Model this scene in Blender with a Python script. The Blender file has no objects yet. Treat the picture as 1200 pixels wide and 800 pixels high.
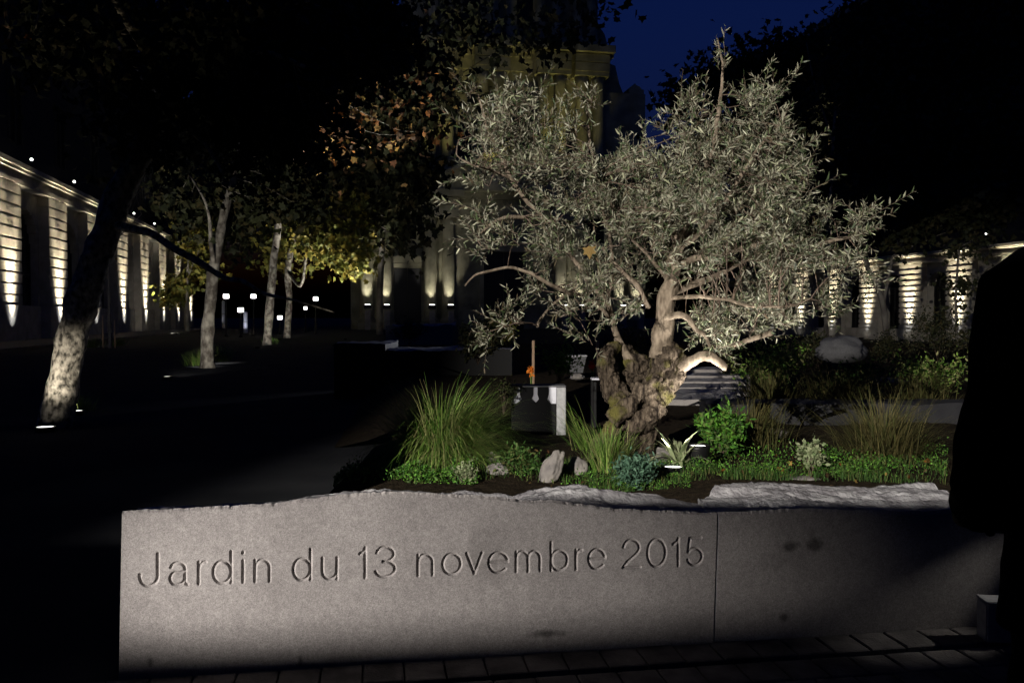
import bpy, bmesh, math, random
import numpy as np
from mathutils import Vector, Matrix, noise
R = math.radians
rng = np.random.default_rng(7)
random.seed(7)
S = bpy.context.scene
COL = S.collection

# ------------------------------------------------------------------ camera, sky, exposure
EYE = 1.45
F = 1000.0                      # focal length in pixels of a 1200 wide picture
PITCH = math.atan(29 / F)
cam = bpy.data.cameras.new('camera'); cam_o = bpy.data.objects.new('camera', cam); COL.objects.link(cam_o)
cam.sensor_width = 36; cam.lens = 30.0; cam.clip_end = 2000; cam.clip_start = 0.05
cam_o.location = (0, 0, EYE); cam_o.rotation_euler = (math.pi / 2 - PITCH, 0, 0)
S.camera = cam_o
W = bpy.data.worlds.new("World"); S.world = W; W.use_nodes = True
wn = W.node_tree.nodes; wl = W.node_tree.links
bg = wn['Background']
sky = wn.new('ShaderNodeTexSky'); sky.sky_type = 'NISHITA'; sky.sun_disc = False
sky.sun_elevation = R(-1.5); sky.sun_rotation = R(200); sky.ozone_density = 4.0; sky.altitude = 100
tint = wn.new('ShaderNodeMix'); tint.data_type = 'RGBA'; tint.blend_type = 'MULTIPLY'; tint.inputs['Factor'].default_value = 1
tint.inputs['B'].default_value = (0.27, 0.48, .86, 1)
wl.new(sky.outputs[0], tint.inputs['A']); wl.new(tint.outputs['Result'], bg.inputs['Color'])
SKY_STRENGTH = 0.24
bg.inputs['Strength'].default_value = SKY_STRENGTH
S.view_settings.view_transform = 'Standard'; S.view_settings.look = 'None'
S.view_settings.exposure = 0.0; S.view_settings.gamma = 1.0
S.render.engine = 'CYCLES'
try:
    S.cycles.use_denoising = True
    S.cycles.max_bounces = 5; S.cycles.diffuse_bounces = 3; S.cycles.glossy_bounces = 2
    S.cycles.transmission_bounces = 3; S.cycles.transparent_max_bounces = 6
    S.cycles.sample_clamp_indirect = 3
except Exception:
    pass

# strengths of the lamps (W)
KEY_W = 20000; WASH_W = 1350; UPL_OLIVE_W = 75
FACADE_W = 110000; FACADE_R_W = 10000; CHURCH_W = 1200

def at(px, py, Y):
    """world point at depth Y seen at that spot of the photograph"""
    x = (px - 600) / F; v = -(py - 400) / F
    d = Vector((x, math.cos(PITCH) + v * math.sin(PITCH), -math.sin(PITCH) + v * math.cos(PITCH)))
    return Vector((0, 0, EYE)) + d * (Y / d.y)
def gr(px, py, z=0.0):
    """ground point (height z) seen at that spot"""
    p = at(px, py, 1.0); d = p - Vector((0, 0, EYE))
    return Vector((0, 0, EYE)) + d * ((z - EYE) / d.z)

# ------------------------------------------------------------------ materials
def mat(name, col, col2=None, scale=8.0, rough=0.85, bump=0.0, bscale=None, detail=6, stretch=None, metallic=0.0,
        emit=None, estr=0.0, island=None, back=None, contrast=(0.35, 0.65), spec=0.3, coords='Object', transl=0.0):
    m = bpy.data.materials.new(name); m.use_nodes = True
    n = m.node_tree.nodes; l = m.node_tree.links; b = n['Principled BSDF']
    b.inputs['Roughness'].default_value = rough; b.inputs['Metallic'].default_value = metallic
    b.inputs['Specular IOR Level'].default_value = spec
    b.inputs['Base Color'].default_value = (*col, 1)
    tc = n.new('ShaderNodeTexCoord'); src = tc.outputs[coords]
    if stretch:
        mp = n.new('ShaderNodeMapping'); mp.inputs['Scale'].default_value = stretch
        l.new(src, mp.inputs['Vector']); src = mp.outputs[0]
    cur = None
    if col2:
        nz = n.new('ShaderNodeTexNoise'); nz.inputs['Scale'].default_value = scale; nz.inputs['Detail'].default_value = detail
        l.new(src, nz.inputs['Vector'])
        rp = n.new('ShaderNodeValToRGB'); rp.color_ramp.elements[0].position = contrast[0]; rp.color_ramp.elements[1].position = contrast[1]
        rp.color_ramp.elements[0].color = (*col, 1); rp.color_ramp.elements[1].color = (*col2, 1)
        l.new(nz.outputs['Fac'], rp.inputs['Fac']); cur = rp.outputs['Color']
    if island:
        g = n.new('ShaderNodeNewGeometry'); rp = n.new('ShaderNodeValToRGB')
        cr = rp.color_ramp
        cr.elements[0].color = (*island[0], 1); cr.elements[1].color = (*island[-1], 1)
        for i, c in enumerate(island[1:-1]):
            e = cr.elements.new((i + 1) / (len(island) - 1)); e.color = (*c, 1)
        l.new(g.outputs['Random Per Island'], rp.inputs['Fac']); cur = rp.outputs['Color']
        if back:
            mx = n.new('ShaderNodeMix'); mx.data_type = 'RGBA'; mx.inputs['B'].default_value = (*back, 1)
            l.new(g.outputs['Backfacing'], mx.inputs['Factor']); l.new(cur, mx.inputs['A']); cur = mx.outputs['Result']
    if cur: l.new(cur, b.inputs['Base Color'])
    if bump:
        nb = n.new('ShaderNodeTexNoise'); nb.inputs['Scale'].default_value = bscale or scale * 2; nb.inputs['Detail'].default_value = 8
        l.new(src, nb.inputs['Vector'])
        bp = n.new('ShaderNodeBump'); bp.inputs['Strength'].default_value = bump; bp.inputs['Distance'].default_value = 0.02
        l.new(nb.outputs['Fac'], bp.inputs['Height']); l.new(bp.outputs[0], b.inputs['Normal'])
    if emit:
        b.inputs['Emission Color'].default_value = (*emit, 1); b.inputs['Emission Strength'].default_value = estr
    if transl:
        t = n.new('ShaderNodeBsdfTranslucent'); mxs = n.new('ShaderNodeMixShader'); mxs.inputs[0].default_value = transl
        if cur: l.new(cur, t.inputs[0])
        else: t.inputs[0].default_value = (*col, 1)
        l.new(b.outputs[0], mxs.inputs[1]); l.new(t.outputs[0], mxs.inputs[2]); l.new(mxs.outputs[0], n['Material Output'].inputs[0])
    return m

def granite(name, c1, c2, stain=0.0):
    """speckled sawn granite: fine grain, broad clouding, small pits"""
    m = mat(name, c1, c2, scale=3.0, rough=0.9, contrast=(0.25, 0.8), spec=0.25)
    n = m.node_tree.nodes; l = m.node_tree.links; b = n['Principled BSDF']
    cur = b.inputs['Base Color'].links[0].from_socket
    tc = n.new('ShaderNodeTexCoord')
    for sc, lo, hi, f in ((230, 0.68, 1.26, 1.0), (520, 0.75, 1.25, 1.0), (28, 0.9, 1.08, 1.0), (85, 0.86, 1.12, 1.0)):
        nz = n.new('ShaderNodeTexNoise'); nz.inputs['Scale'].default_value = sc; nz.inputs['Detail'].default_value = 3
        l.new(tc.outputs['Object'], nz.inputs['Vector'])
        mr = n.new('ShaderNodeMapRange'); mr.inputs['From Min'].default_value = 0.3; mr.inputs['From Max'].default_value = 0.7
        mr.inputs['To Min'].default_value = lo; mr.inputs['To Max'].default_value = hi
        l.new(nz.outputs['Fac'], mr.inputs['Value'])
        mx = n.new('ShaderNodeMix'); mx.data_type = 'RGBA'; mx.blend_type = 'MULTIPLY'; mx.inputs['Factor'].default_value = f
        l.new(cur, mx.inputs['A']); l.new(mr.outputs[0], mx.inputs['B']); cur = mx.outputs['Result']
    # sparse dark stains
    nz = n.new('ShaderNodeTexNoise'); nz.inputs['Scale'].default_value = 2.1; nz.inputs['Detail'].default_value = 9; nz.inputs['Roughness'].default_value = 0.62
    l.new(tc.outputs['Object'], nz.inputs['Vector'])
    mr = n.new('ShaderNodeMapRange'); mr.inputs['From Min'].default_value = 0.3; mr.inputs['From Max'].default_value = 0.4
    mr.inputs['To Min'].default_value = 0.8; mr.inputs['To Max'].default_value = 1
    l.new(nz.outputs['Fac'], mr.inputs['Value'])
    mx = n.new('ShaderNodeMix'); mx.data_type = 'RGBA'; mx.blend_type = 'MULTIPLY'; mx.inputs['Factor'].default_value = 1
    l.new(cur, mx.inputs['A']); l.new(mr.outputs[0], mx.inputs['B']); l.new(mx.outputs['Result'], b.inputs['Base Color'])
    nb = n.new('ShaderNodeTexNoise'); nb.inputs['Scale'].default_value = 240; nb.inputs['Detail'].default_value = 4
    l.new(tc.outputs['Object'], nb.inputs['Vector'])
    bp = n.new('ShaderNodeBump'); bp.inputs['Strength'].default_value = 0.35; bp.inputs['Distance'].default_value = 0.002
    l.new(nb.outputs['Fac'], bp.inputs['Height']); l.new(bp.outputs[0], b.inputs['Normal'])
    return m

M = {}
M['granite'] = granite('granite', (0.32, 0.295, 0.285), (0.42, 0.39, 0.375))
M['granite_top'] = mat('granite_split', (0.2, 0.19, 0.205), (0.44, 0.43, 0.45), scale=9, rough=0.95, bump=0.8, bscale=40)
M['granite_dark'] = mat('granite_dark', (0.09, 0.09, 0.095), (0.14, 0.14, 0.15), scale=60, rough=0.8, bump=0.2, bscale=200)
M['asphalt'] = mat('asphalt', (0.018, 0.019, 0.022), (0.032, 0.033, 0.036), scale=1.2, rough=0.95, bump=0.3, bscale=120, spec=0.1)
M['paver'] = mat('paver', (0.07, 0.065, 0.065), (0.17, 0.155, 0.15), scale=7, rough=0.9, bump=0.4, bscale=90, spec=0.15)
M['soil'] = mat('soil', (0.016, 0.012, 0.008), (0.04, 0.03, 0.02), scale=20, rough=1.0, bump=0.8, bscale=60, spec=0.05)
M['limestone'] = mat('limestone', (0.36, 0.33, 0.27), (0.5, 0.46, 0.39), scale=1.5, rough=0.9, bump=0.3, bscale=12)
M['church_stone'] = mat('church_stone', (0.2, 0.19, 0.12), (0.4, 0.37, 0.25), scale=0.6, rough=0.95, bump=0.4, bscale=5)
M['glass_dark'] = mat('glass_dark', (0.006, 0.006, 0.008), rough=0.3, spec=0.2)
M['frame_dark'] = mat('frame_dark', (0.03, 0.03, 0.03), rough=0.6)
M['slate'] = mat('slate', (0.02, 0.02, 0.025), (0.035, 0.035, 0.04), scale=4, rough=0.7)
M['metal_black'] = mat('metal_black', (0.012, 0.012, 0.013), rough=0.45, metallic=0.3)
M['metal_grey'] = mat('metal_grey', (0.3, 0.3, 0.31), (0.4, 0.4, 0.41), scale=30, rough=0.5, metallic=0.3)
M['black_stone_or_shade'] = mat('black_stone_or_shade', (0.004, 0.004, 0.005), rough=0.55, spec=0.2)
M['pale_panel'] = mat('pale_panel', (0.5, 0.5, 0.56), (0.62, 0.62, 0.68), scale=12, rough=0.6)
M['bark_olive'] = mat('bark_olive', (0.013, 0.0095, 0.0075), (0.135, 0.105, 0.078), scale=12, rough=0.95, bump=1.0, bscale=30, stretch=(3.4, 3.4, 0.5), contrast=(0.36, 0.66), spec=0.1)
_b = M['bark_olive'].node_tree; _p = _b.nodes['Principled BSDF']; _c = _p.inputs['Base Color'].links[0].from_socket
_n = _b.nodes.new('ShaderNodeTexNoise'); _n.inputs['Scale'].default_value = 4.5; _n.inputs['Detail'].default_value = 9
_t = _b.nodes.new('ShaderNodeTexCoord'); _b.links.new(_t.outputs['Object'], _n.inputs['Vector'])
_r = _b.nodes.new('ShaderNodeMapRange'); _r.inputs['From Min'].default_value = .52; _r.inputs['From Max'].default_value = .64; _b.links.new(_n.outputs['Fac'], _r.inputs['Value'])
_m = _b.nodes.new('ShaderNodeMix'); _m.data_type = 'RGBA'; _m.inputs['B'].default_value = (.11, .10, .03, 1)
_b.links.new(_r.outputs[0], _m.inputs['Factor']); _b.links.new(_c, _m.inputs['A']); _b.links.new(_m.outputs['Result'], _p.inputs['Base Color'])
M['bark_limb'] = mat('bark_limb', (0.10, 0.078, 0.058), (0.26, 0.21, 0.16), scale=30, rough=0.95, bump=0.5, bscale=60, stretch=(1, 1, 0.4), spec=0.1)
M['bark_plane'] = mat('bark_plane', (0.05, 0.045, 0.035), (0.42, 0.37, 0.29), scale=17, rough=0.95, bump=1.0, bscale=26, stretch=(1, 1, 0.7), contrast=(0.36, 0.62), spec=0.1)
M['bark_grey'] = mat('bark_grey', (0.10, 0.09, 0.08), (0.24, 0.22, 0.19), scale=3, rough=0.95, bump=0.9, bscale=9, stretch=(1, 1, 0.5), spec=0.1)
M['bark_mottled'] = mat('bark_mottled', (0.07, 0.06, 0.05), (0.27, 0.25, 0.21), scale=5, rough=0.95, bump=1.0, bscale=12, stretch=(1, 1, 0.8), contrast=(0.4, 0.62), spec=0.1)
M['olive_leaf'] = mat('olive_leaf', (0.1, 0.13, 0.06), rough=0.5, spec=0.4,
    island=[(0.015, 0.025, 0.01), (0.04, 0.06, 0.025), (0.07, 0.10, 0.04), (0.09, 0.065, 0.04), (0.06, 0.085, 0.045), (0.2, 0.22, 0.12), (0.5, 0.5, 0.36)], back=(0.24, 0.235, 0.175))  # tones widened: palest leaves stand in for highlights, darkest for shaded gaps
M['twig'] = mat('twig', (0.07, 0.05, 0.038), (0.17, 0.125, 0.095), scale=20, rough=0.9)
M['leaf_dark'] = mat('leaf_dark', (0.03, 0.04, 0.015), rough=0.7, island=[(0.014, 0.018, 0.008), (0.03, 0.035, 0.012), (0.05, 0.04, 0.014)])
M['leaf_rust'] = mat('leaf_rust', (0.2, 0.08, 0.02), rough=0.6, island=[(0.03, 0.02, 0.01), (0.08, 0.035, 0.015), (0.30, 0.12, 0.03), (0.05, 0.03, 0.015), (0.4, 0.26, 0.07), (0.2, 0.12, 0.07), (0.04, 0.025, 0.012)], transl=0.25)
M['leaf_gold'] = mat('leaf_gold', (0.3, 0.2, 0.03), rough=0.6, island=[(0.05, 0.06, 0.015), (0.14, 0.15, 0.03), (0.28, 0.22, 0.04), (0.10, 0.09, 0.02), (0.22, 0.24, 0.05)], transl=0.3)
M['leaf_green'] = mat('leaf_green', (0.06, 0.15, 0.03), rough=0.6, island=[(0.02, 0.07, 0.012), (0.06, 0.19, 0.02), (0.14, 0.32, 0.04), (0.03, 0.06, 0.02), (0.11, 0.16, 0.03)], transl=0.2)
M['leaf_blue'] = mat('leaf_blue', (0.06, 0.12, 0.08), rough=0.6, island=[(0.03, 0.07, 0.045), (0.06, 0.13, 0.08), (0.10, 0.18, 0.12)])
M['leaf_silver'] = mat('leaf_silver', (0.3, 0.35, 0.2), rough=0.6, island=[(0.1, 0.15, 0.06), (0.28, 0.31, 0.18), (0.18, 0.22, 0.11)])
M['leaf_hosta'] = mat('leaf_hosta', (0.2, 0.26, 0.12), (0.45, 0.46, 0.30), scale=9, rough=0.5, island=None)
M['blade'] = mat('blade', (0.1, 0.15, 0.03), rough=0.6, island=[(0.03, 0.07, 0.01), (0.08, 0.18, 0.025), (0.16, 0.29, 0.045), (0.24, 0.32, 0.08), (0.30, 0.27, 0.12), (0.05, 0.15, 0.02)])
M['blade_rust'] = mat('blade_rust', (0.1, 0.08, 0.03), rough=0.7, island=[(0.03, 0.035, 0.012), (0.08, 0.07, 0.025), (0.12, 0.10, 0.035), (0.06, 0.08, 0.02)])
M['blade_lawn'] = mat('blade_lawn', (0.04, 0.1, 0.015), rough=0.7, island=[(0.015, 0.04, 0.008), (0.03, 0.08, 0.012), (0.06, 0.12, 0.025), (0.10, 0.09, 0.03)])
M['rock'] = mat('rock', (0.13, 0.12, 0.12), (0.34, 0.31, 0.285), scale=7, rough=0.9, bump=0.6, bscale=24)
M['cloth_black'] = mat('cloth_black', (0.0012, 0.0012, 0.0016), rough=1.0, spec=0.02)
M['skin'] = mat('skin', (0.02, 0.013, 0.01), rough=0.7, spec=0.05)
M['hair'] = mat('hair', (0.004, 0.003, 0.003), rough=0.7, spec=0.1)
M['lens'] = mat('lens', (0.8, 0.8, 0.8), emit=(1.0, 0.97, 0.92), estr=4.0)
M['lens_far'] = mat('lens_far', (0.8, 0.8, 0.8), emit=(1.0, 0.98, 0.85), estr=2.2)
M['wood'] = mat('wood', (0.3, 0.2, 0.13), (0.4, 0.28, 0.19), scale=8, rough=0.8, stretch=(1, 1, 0.15))
M['flower_red'] = mat('flower_red', (0.55, 0.02, 0.02), rough=0.6)
M['flower_orange'] = mat('flower_orange', (0.7, 0.2, 0.02), rough=0.6)

# ------------------------------------------------------------------ mesh helpers
def new_obj(name, me, m=None, parent=None):
    o = bpy.data.objects.new(name, me); COL.objects.link(o)
    if m is not None and me is not None: me.materials.append(M[m] if isinstance(m, str) else m)
    if parent is not None: o.parent = parent
    return o
def props(o, label=None, cat=None, group=None, kind=None):
    if label: o['label'] = label
    if cat: o['category'] = cat
    if group: o['group'] = group
    if kind: o['kind'] = kind
    return o
def thing(name, label, cat, loc=(0, 0, 0), rz=0.0, group=None):
    o = bpy.data.objects.new(name, None); COL.objects.link(o); o.empty_display_size = 0.1
    o.location = loc; o.rotation_euler = (0, 0, rz)
    return props(o, label, cat, group)
def copy_tree(o, parent=None):
    c = o.copy(); COL.objects.link(c); c.parent = parent
    for ch in list(o.children): copy_tree(ch, c)
    return c

class MB:
    def __init__(s): s.v = []; s.f = []; s.sm = []
    def add(s, vs, fs, smooth=False):
        k = len(s.v); s.v.extend([tuple(v) for v in vs]); s.f.extend([tuple(i + k for i in f) for f in fs]); s.sm.extend([smooth] * len(fs))
    def box(s, x0, x1, y0, y1, z0, z1, bev=0.0):
        if bev <= 0:
            s.add([(x0,y0,z0),(x1,y0,z0),(x1,y1,z0),(x0,y1,z0),(x0,y0,z1),(x1,y0,z1),(x1,y1,z1),(x0,y1,z1)],
                  [(0,3,2,1),(4,5,6,7),(0,1,5,4),(1,2,6,5),(2,3,7,6),(3,0,4,7)])
        else:
            b = bev; bm = bmesh.new(); bmesh.ops.create_cube(bm, size=1)
            for v in bm.verts: v.co = ((x0+x1)/2 + v.co.x*(x1-x0), (y0+y1)/2 + v.co.y*(y1-y0), (z0+z1)/2 + v.co.z*(z1-z0))
            bmesh.ops.bevel(bm, geom=bm.edges[:], offset=b, segments=2, affect='EDGES')
            bm.verts.index_update(); s.add([v.co[:] for v in bm.verts], [[v.index for v in f.verts] for f in bm.faces]); bm.free()
    def tube(s, pts, rad, n=8, cap=True, wob=0.0, seed=0):
        pts = [Vector(p) for p in pts]; k = len(pts)
        if not hasattr(rad, '__len__'): rad = [rad] * k
        vs = []; prev = None
        for i, p in enumerate(pts):
            t = (pts[min(i+1, k-1)] - pts[max(i-1, 0)]).normalized()
            if prev is None:
                a = Vector((0, 0, 1)) if abs(t.z) < 0.9 else Vector((1, 0, 0)); u = t.cross(a).normalized()
            else: u = (prev - t * prev.dot(t)).normalized()
            prev = u; w = t.cross(u)
            for j in range(n):
                an = 2*math.pi*j/n; r = rad[i]
                if wob: r *= 1 + wob * noise.noise(Vector((math.cos(an)*1.3 + seed, math.sin(an)*1.3, i*0.45)))
                vs.append(p + (u*math.cos(an) + w*math.sin(an))*r)
        fs = [(i*n+j, i*n+(j+1)%n, (i+1)*n+(j+1)%n, (i+1)*n+j) for i in range(k-1) for j in range(n)]
        if cap: fs += [tuple(range(n))[::-1], tuple((k-1)*n + j for j in range(n))]
        s.add(vs, fs, True)
    def lathe(s, prof, n=16, c=(0, 0, 0)):
        vs = [(c[0]+r*math.cos(2*math.pi*j/n), c[1]+r*math.sin(2*math.pi*j/n), c[2]+z) for r, z in prof for j in range(n)]
        k = len(prof)
        fs = [(i*n+j, i*n+(j+1)%n, (i+1)*n+(j+1)%n, (i+1)*n+j) for i in range(k-1) for j in range(n)]
        fs += [tuple(range(n))[::-1], tuple((k-1)*n + j for j in range(n))]
        s.add(vs, fs, True)
    def prism(s, poly, y0, y1):
        """polygon in x,z extruded in y"""
        n = len(poly)
        vs = [(x, y0, z) for x, z in poly] + [(x, y1, z) for x, z in poly]
        fs = [tuple(range(n)), tuple(range(2*n-1, n-1, -1))] + [(i, i+n, (i+1) % n+n, (i+1) % n) for i in range(n)]
        s.add(vs, fs)
    def build(s, name, m, parent=None):
        me = bpy.data.meshes.new(name); me.from_pydata(s.v, [], s.f)
        me.polygons.foreach_set('use_smooth', s.sm); me.update()
        return new_obj(name, me, m, parent)

def np_mesh(name, V, faces_list, m, parent=None, smooth=False):
    """V (n,3); faces_list = list of int arrays (k, c)"""
    me = bpy.data.meshes.new(name)
    loops = np.concatenate([f.reshape(-1) for f in faces_list]).astype(np.int32)
    sizes = np.concatenate([np.full(len(f), f.shape[1]) for f in faces_list]).astype(np.int32)
    starts = np.concatenate([[0], np.cumsum(sizes)[:-1]]).astype(np.int32)
    me.vertices.add(len(V)); me.vertices.foreach_set('co', np.asarray(V, dtype=np.float32).reshape(-1))
    me.loops.add(len(loops)); me.loops.foreach_set('vertex_index', loops)
    me.polygons.add(len(sizes)); me.polygons.foreach_set('loop_start', starts)
    try: me.polygons.foreach_set('loop_total', sizes)
    except Exception: pass
    me.polygons.foreach_set('use_smooth', np.full(len(sizes), smooth))
    me.update(calc_edges=True); me.validate()
    return new_obj(name, me, m, parent)

def unit(a): return a / (np.linalg.norm(a, axis=-1, keepdims=True) + 1e-9)
def leaves(P, D, L, Wd, droop=0.25, roll=None):
    """lance-shaped leaves: base P, direction D, length L, width Wd"""
    n = len(P); D = unit(D); L = L[:, None]; Wd = Wd[:, None]
    rv = rng.normal(size=(n, 3)) if roll is None else roll
    side = unit(np.cross(D, rv)); up = np.cross(side, D)
    bend = -up * L * droop
    V = np.stack([P, P + D*L*.3 + side*Wd*.45 + bend*.12, P + D*L*.3 - side*Wd*.45 + bend*.12,
                  P + D*L*.66 + side*Wd*.42 + bend*.5, P + D*L*.66 - side*Wd*.42 + bend*.5, P + D*L + bend], 1).reshape(-1, 3)
    b = (np.arange(n) * 6)[:, None]
    return V, [b + np.array([[0, 1, 2]]), b + np.array([[2, 1, 3, 4]]), b + np.array([[4, 3, 5]])]
LOBE = np.array([(0, 0), (.22, .10), (.5, .05), (.38, .32), (.48, .6), (.2, .62), (0, 1), (-.2, .62), (-.48, .6), (-.38, .32), (-.5, .05), (-.22, .10)])
def lobed(P, D, L):
    """five-pointed autumn leaves"""
    n = len(P); D = unit(D); side = unit(np.cross(D, rng.normal(size=(n, 3))))
    up = np.cross(side, D)
    V = (P[:, None] + L[:, None, None] * (side[:, None]*LOBE[None, :, 0, None] + D[:, None]*LOBE[None, :, 1, None]
         + up[:, None]*(0.25*np.abs(LOBE[None, :, 0, None]) - .12*LOBE[None, :, 1, None]**2))).reshape(-1, 3)
    b = (np.arange(n) * 12)[:, None]
    return V, [b + np.array([[0, 1, 6, 11]]), b + np.array([[1, 2, 3]]), b + np.array([[3, 4, 5]]), b + np.array([[1, 3, 5, 6]]),
               b + np.array([[11, 9, 10]]), b + np.array([[9, 7, 8]]), b + np.array([[11, 6, 7, 9]])]
def blades(P, az, tilt, L, Wd, droop, nseg=5):
    n = len(P); V = []; cur = P.copy(); ang = tilt.copy()
    side = np.stack([-np.sin(az), np.cos(az), np.zeros(n)], 1)
    for i in range(nseg + 1):
        t = i / nseg; w = Wd * (1 - t**2.2) * .5 + .0003
        V += [cur + side*w[:, None], cur - side*w[:, None]]
        st = (L / nseg)[:, None]
        cur = cur + st * np.stack([np.sin(ang)*np.cos(az), np.sin(ang)*np.sin(az), np.cos(ang)], 1)
        ang = ang + droop / nseg * (0.5 + t)
    k = 2 * (nseg + 1); V = np.stack(V, 1).reshape(-1, 3); b = (np.arange(n) * k)[:, None]
    return V, [b + np.array([[2*i, 2*i+1, 2*i+3, 2*i+2]]) for i in range(nseg)]

def spot(name, loc, target, watts, angle, blend=0.5, color=(1, .95, .85), radius=0.05, parent=None):
    L = bpy.data.lights.new(name, 'SPOT'); L.energy = watts; L.spot_size = R(angle); L.spot_blend = blend
    L.color = color; L.shadow_soft_size = radius
    o = bpy.data.objects.new(name, L); COL.objects.link(o)
    d = Vector(target) - Vector(loc); o.location = loc; o.rotation_euler = d.to_track_quat('-Z', 'Y').to_euler()
    return o
WARM = (1.0, .87, .66); NEUT = (1.0, .95, .86); COOL = (.86, .9, 1.0); FAC = (1.0, .89, .66); SODA = (.95, .85, .30)

# ------------------------------------------------------------------ ground
def sheet(name, x0, x1, y0, y1, z, m, nx=1, ny=1):
    b = MB(); b.add([(x0, y0, z), (x1, y0, z), (x1, y1, z), (x0, y1, z)], [(0, 1, 2, 3)])
    return props(b.build(name, m), kind='structure')
sheet('ground', -400, 400, -60, 900, 0, 'asphalt')

# the engraved wall's plane
A = gr(139, 804); B = gr(1142, 740)
WU = (B - A).normalized(); WN = Vector((WU.y, -WU.x, 0))       # WN points to the camera
def wall_uz(px, py):
    """pixel -> (u, z) on the wall's front plane"""
    d = at(px, py, 1.0) - Vector((0, 0, EYE)); o = Vector((0, 0, EYE))
    t = (A - o).dot(WN) / d.dot(WN); p = o + d * t
    return (p - A).dot(WU), p.z
def wall_pt(u, n, z):
    """n > 0 is behind the front face"""
    p = A + WU * u - WN * n; return Vector((p.x, p.y, z))

# pavers in front of the wall: a narrow border strip, then larger slabs
def paver_field(name, u0, u1, n0, n1, z, lu, ln, gap, stagger, m):
    b = MB(); row = 0; n = n0
    while n > n1:
        u = u0 - stagger * (row % 2) * lu
        while u < u1:
            dz = random.uniform(-.002, .002)
            c = [wall_pt(u + gap, n - gap, 0), wall_pt(u + lu - gap, n - gap, 0), wall_pt(u + lu - gap, n - ln + gap, 0), wall_pt(u + gap, n - ln + gap, 0)]
            e = .006
            c2 = [wall_pt(u + gap+e, n - gap-e, 0), wall_pt(u + lu - gap-e, n - gap-e, 0), wall_pt(u + lu - gap-e, n - ln + gap+e, 0), wall_pt(u + gap+e, n - ln + gap+e, 0)]
            t = z + dz
            b.add([(p.x, p.y, 0.002) for p in c] + [(p.x, p.y, t - .004) for p in c] + [(p.x, p.y, t) for p in c2],
                  [(0,1,5,4),(1,2,6,5),(2,3,7,6),(3,0,4,7),(4,5,9,8),(5,6,10,9),(6,7,11,10),(7,4,8,11),(8,9,10,11)])
            u += lu
        n -= ln; row += 1
    return props(b.build(name, m), kind='structure')
paver_field('kerb', -1.2, 6.0, -0.0, -0.18, 0.030, 0.165, 0.19, .0035, 0, 'paver')
paver_field('pavement', -1.4, 6.0, -0.20, -2.2, 0.016, 0.168, 0.19, .0035, .5, 'paver')

# ------------------------------------------------------------------ engraved wall
TEXT = [  # glyph, x range in the photograph
 ('J',162,187),('a',197,222),('r',231,243),('d',248,273),('i',283,287),('n',297,318),('d',342,366),('u',376,397),('1',420,430),('3',438,466),
 ('n',488,509),('o',517,542),('v',545,567),('e',571,597),('m',603,635),('b',644,667),('r',673,684),('e',688,711),
 ('2',728,752),('0',757,782),('1',787,797),('5',803,825)]
def arc(cx, cy, rx, ry, a0, a1, n=14):
    return [(cx + rx*math.cos(R(a0 + (a1-a0)*i/n)), cy + ry*math.sin(R(a0 + (a1-a0)*i/n))) for i in range(n+1)]
X = .70
GL = {
 'J': [[(1,1),(1,.30)] + arc(.5,.30,.5,.30,0,-180,14)[1:] + [(0,.36)]],
 'a': [arc(.46,X-.2,.40,.2,165,20,8) + [(.86,.45),(.86,.12)] + [(.90,.03),(1,.0)],
       [(.86,.42),(.55,.385)] + arc(.36,.20,.33,.19,90,270,12) + arc(.48,.21,.38,.20,-90,-5,6)],
 'r': [[(0,X),(0,0)], arc(.85,.42,.85,.27,180,95,8) + [(1,X-.01)]],
 'd': [[(1,1),(1,0)], arc(.5,X/2,.5,X/2,0,360,24)],
 'b': [[(0,1),(0,0)], arc(.5,X/2,.5,X/2,0,360,24)],
 'i': [[(.5,X),(.5,0)], [(.5,.93),(.5,.97)]],
 'n': [[(0,X),(0,0)], arc(.5,.43,.5,.27,180,0,14) + [(1,0)]],
 'u': [[(0,X)] + arc(.5,.27,.5,.27,180,360,14), [(1,X),(1,0)]],
 'm': [[(0,X),(0,0)], arc(.25,.45,.25,.25,180,0,10) + [(.5,0)], arc(.75,.45,.25,.25,180,0,10) + [(1,0)]],
 'o': [arc(.5,X/2,.5,X/2,0,360,26)],
 'v': [[(0,X),(.5,0)],[(.5,0),(1,X)]],
 'e': [[(0,.37),(1,.37)] + arc(.5,X/2,.5,X/2,3,318,22)],
 '1': [[(1,0),(1,1),(.75,.86),(0,.80)]],
 '2': [arc(.5,.70,.46,.30,170,-12,12) + [(.80,.48),(.25,.20),(.02,.0)], [(.02,0),(1,0)]],
 '3': [arc(.48,.755,.42,.245,165,-90,14) + [(.38,.51)], [(.38,.51)] + arc(.48,.26,.48,.26,88,-165,14)],
 '0': [arc(.5,.5,.5,.5,0,360,28)],
 '5': [[(.92,1),(.2,1),(.08,.50)] + arc(.5,.31,.48,.31,145,-160,18)],
}
strokes = []   # arrays of segments on the wall in metres
for g, x0, x1 in TEXT:
    segs = []
    for poly in GL[g]:
        pts = []
        for gx, gy in poly:
            px = x0 + 2 + (x1 - x0 - 4) * gx
            yb = 687.5 - (px - 170) * .0385; yt = 650 - (px - 170) * .0292
            pts.append(wall_uz(px, yb + (yt - yb) * gy))
        segs += list(zip(pts[:-1], pts[1:]))
    strokes.append(np.array(segs))
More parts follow.
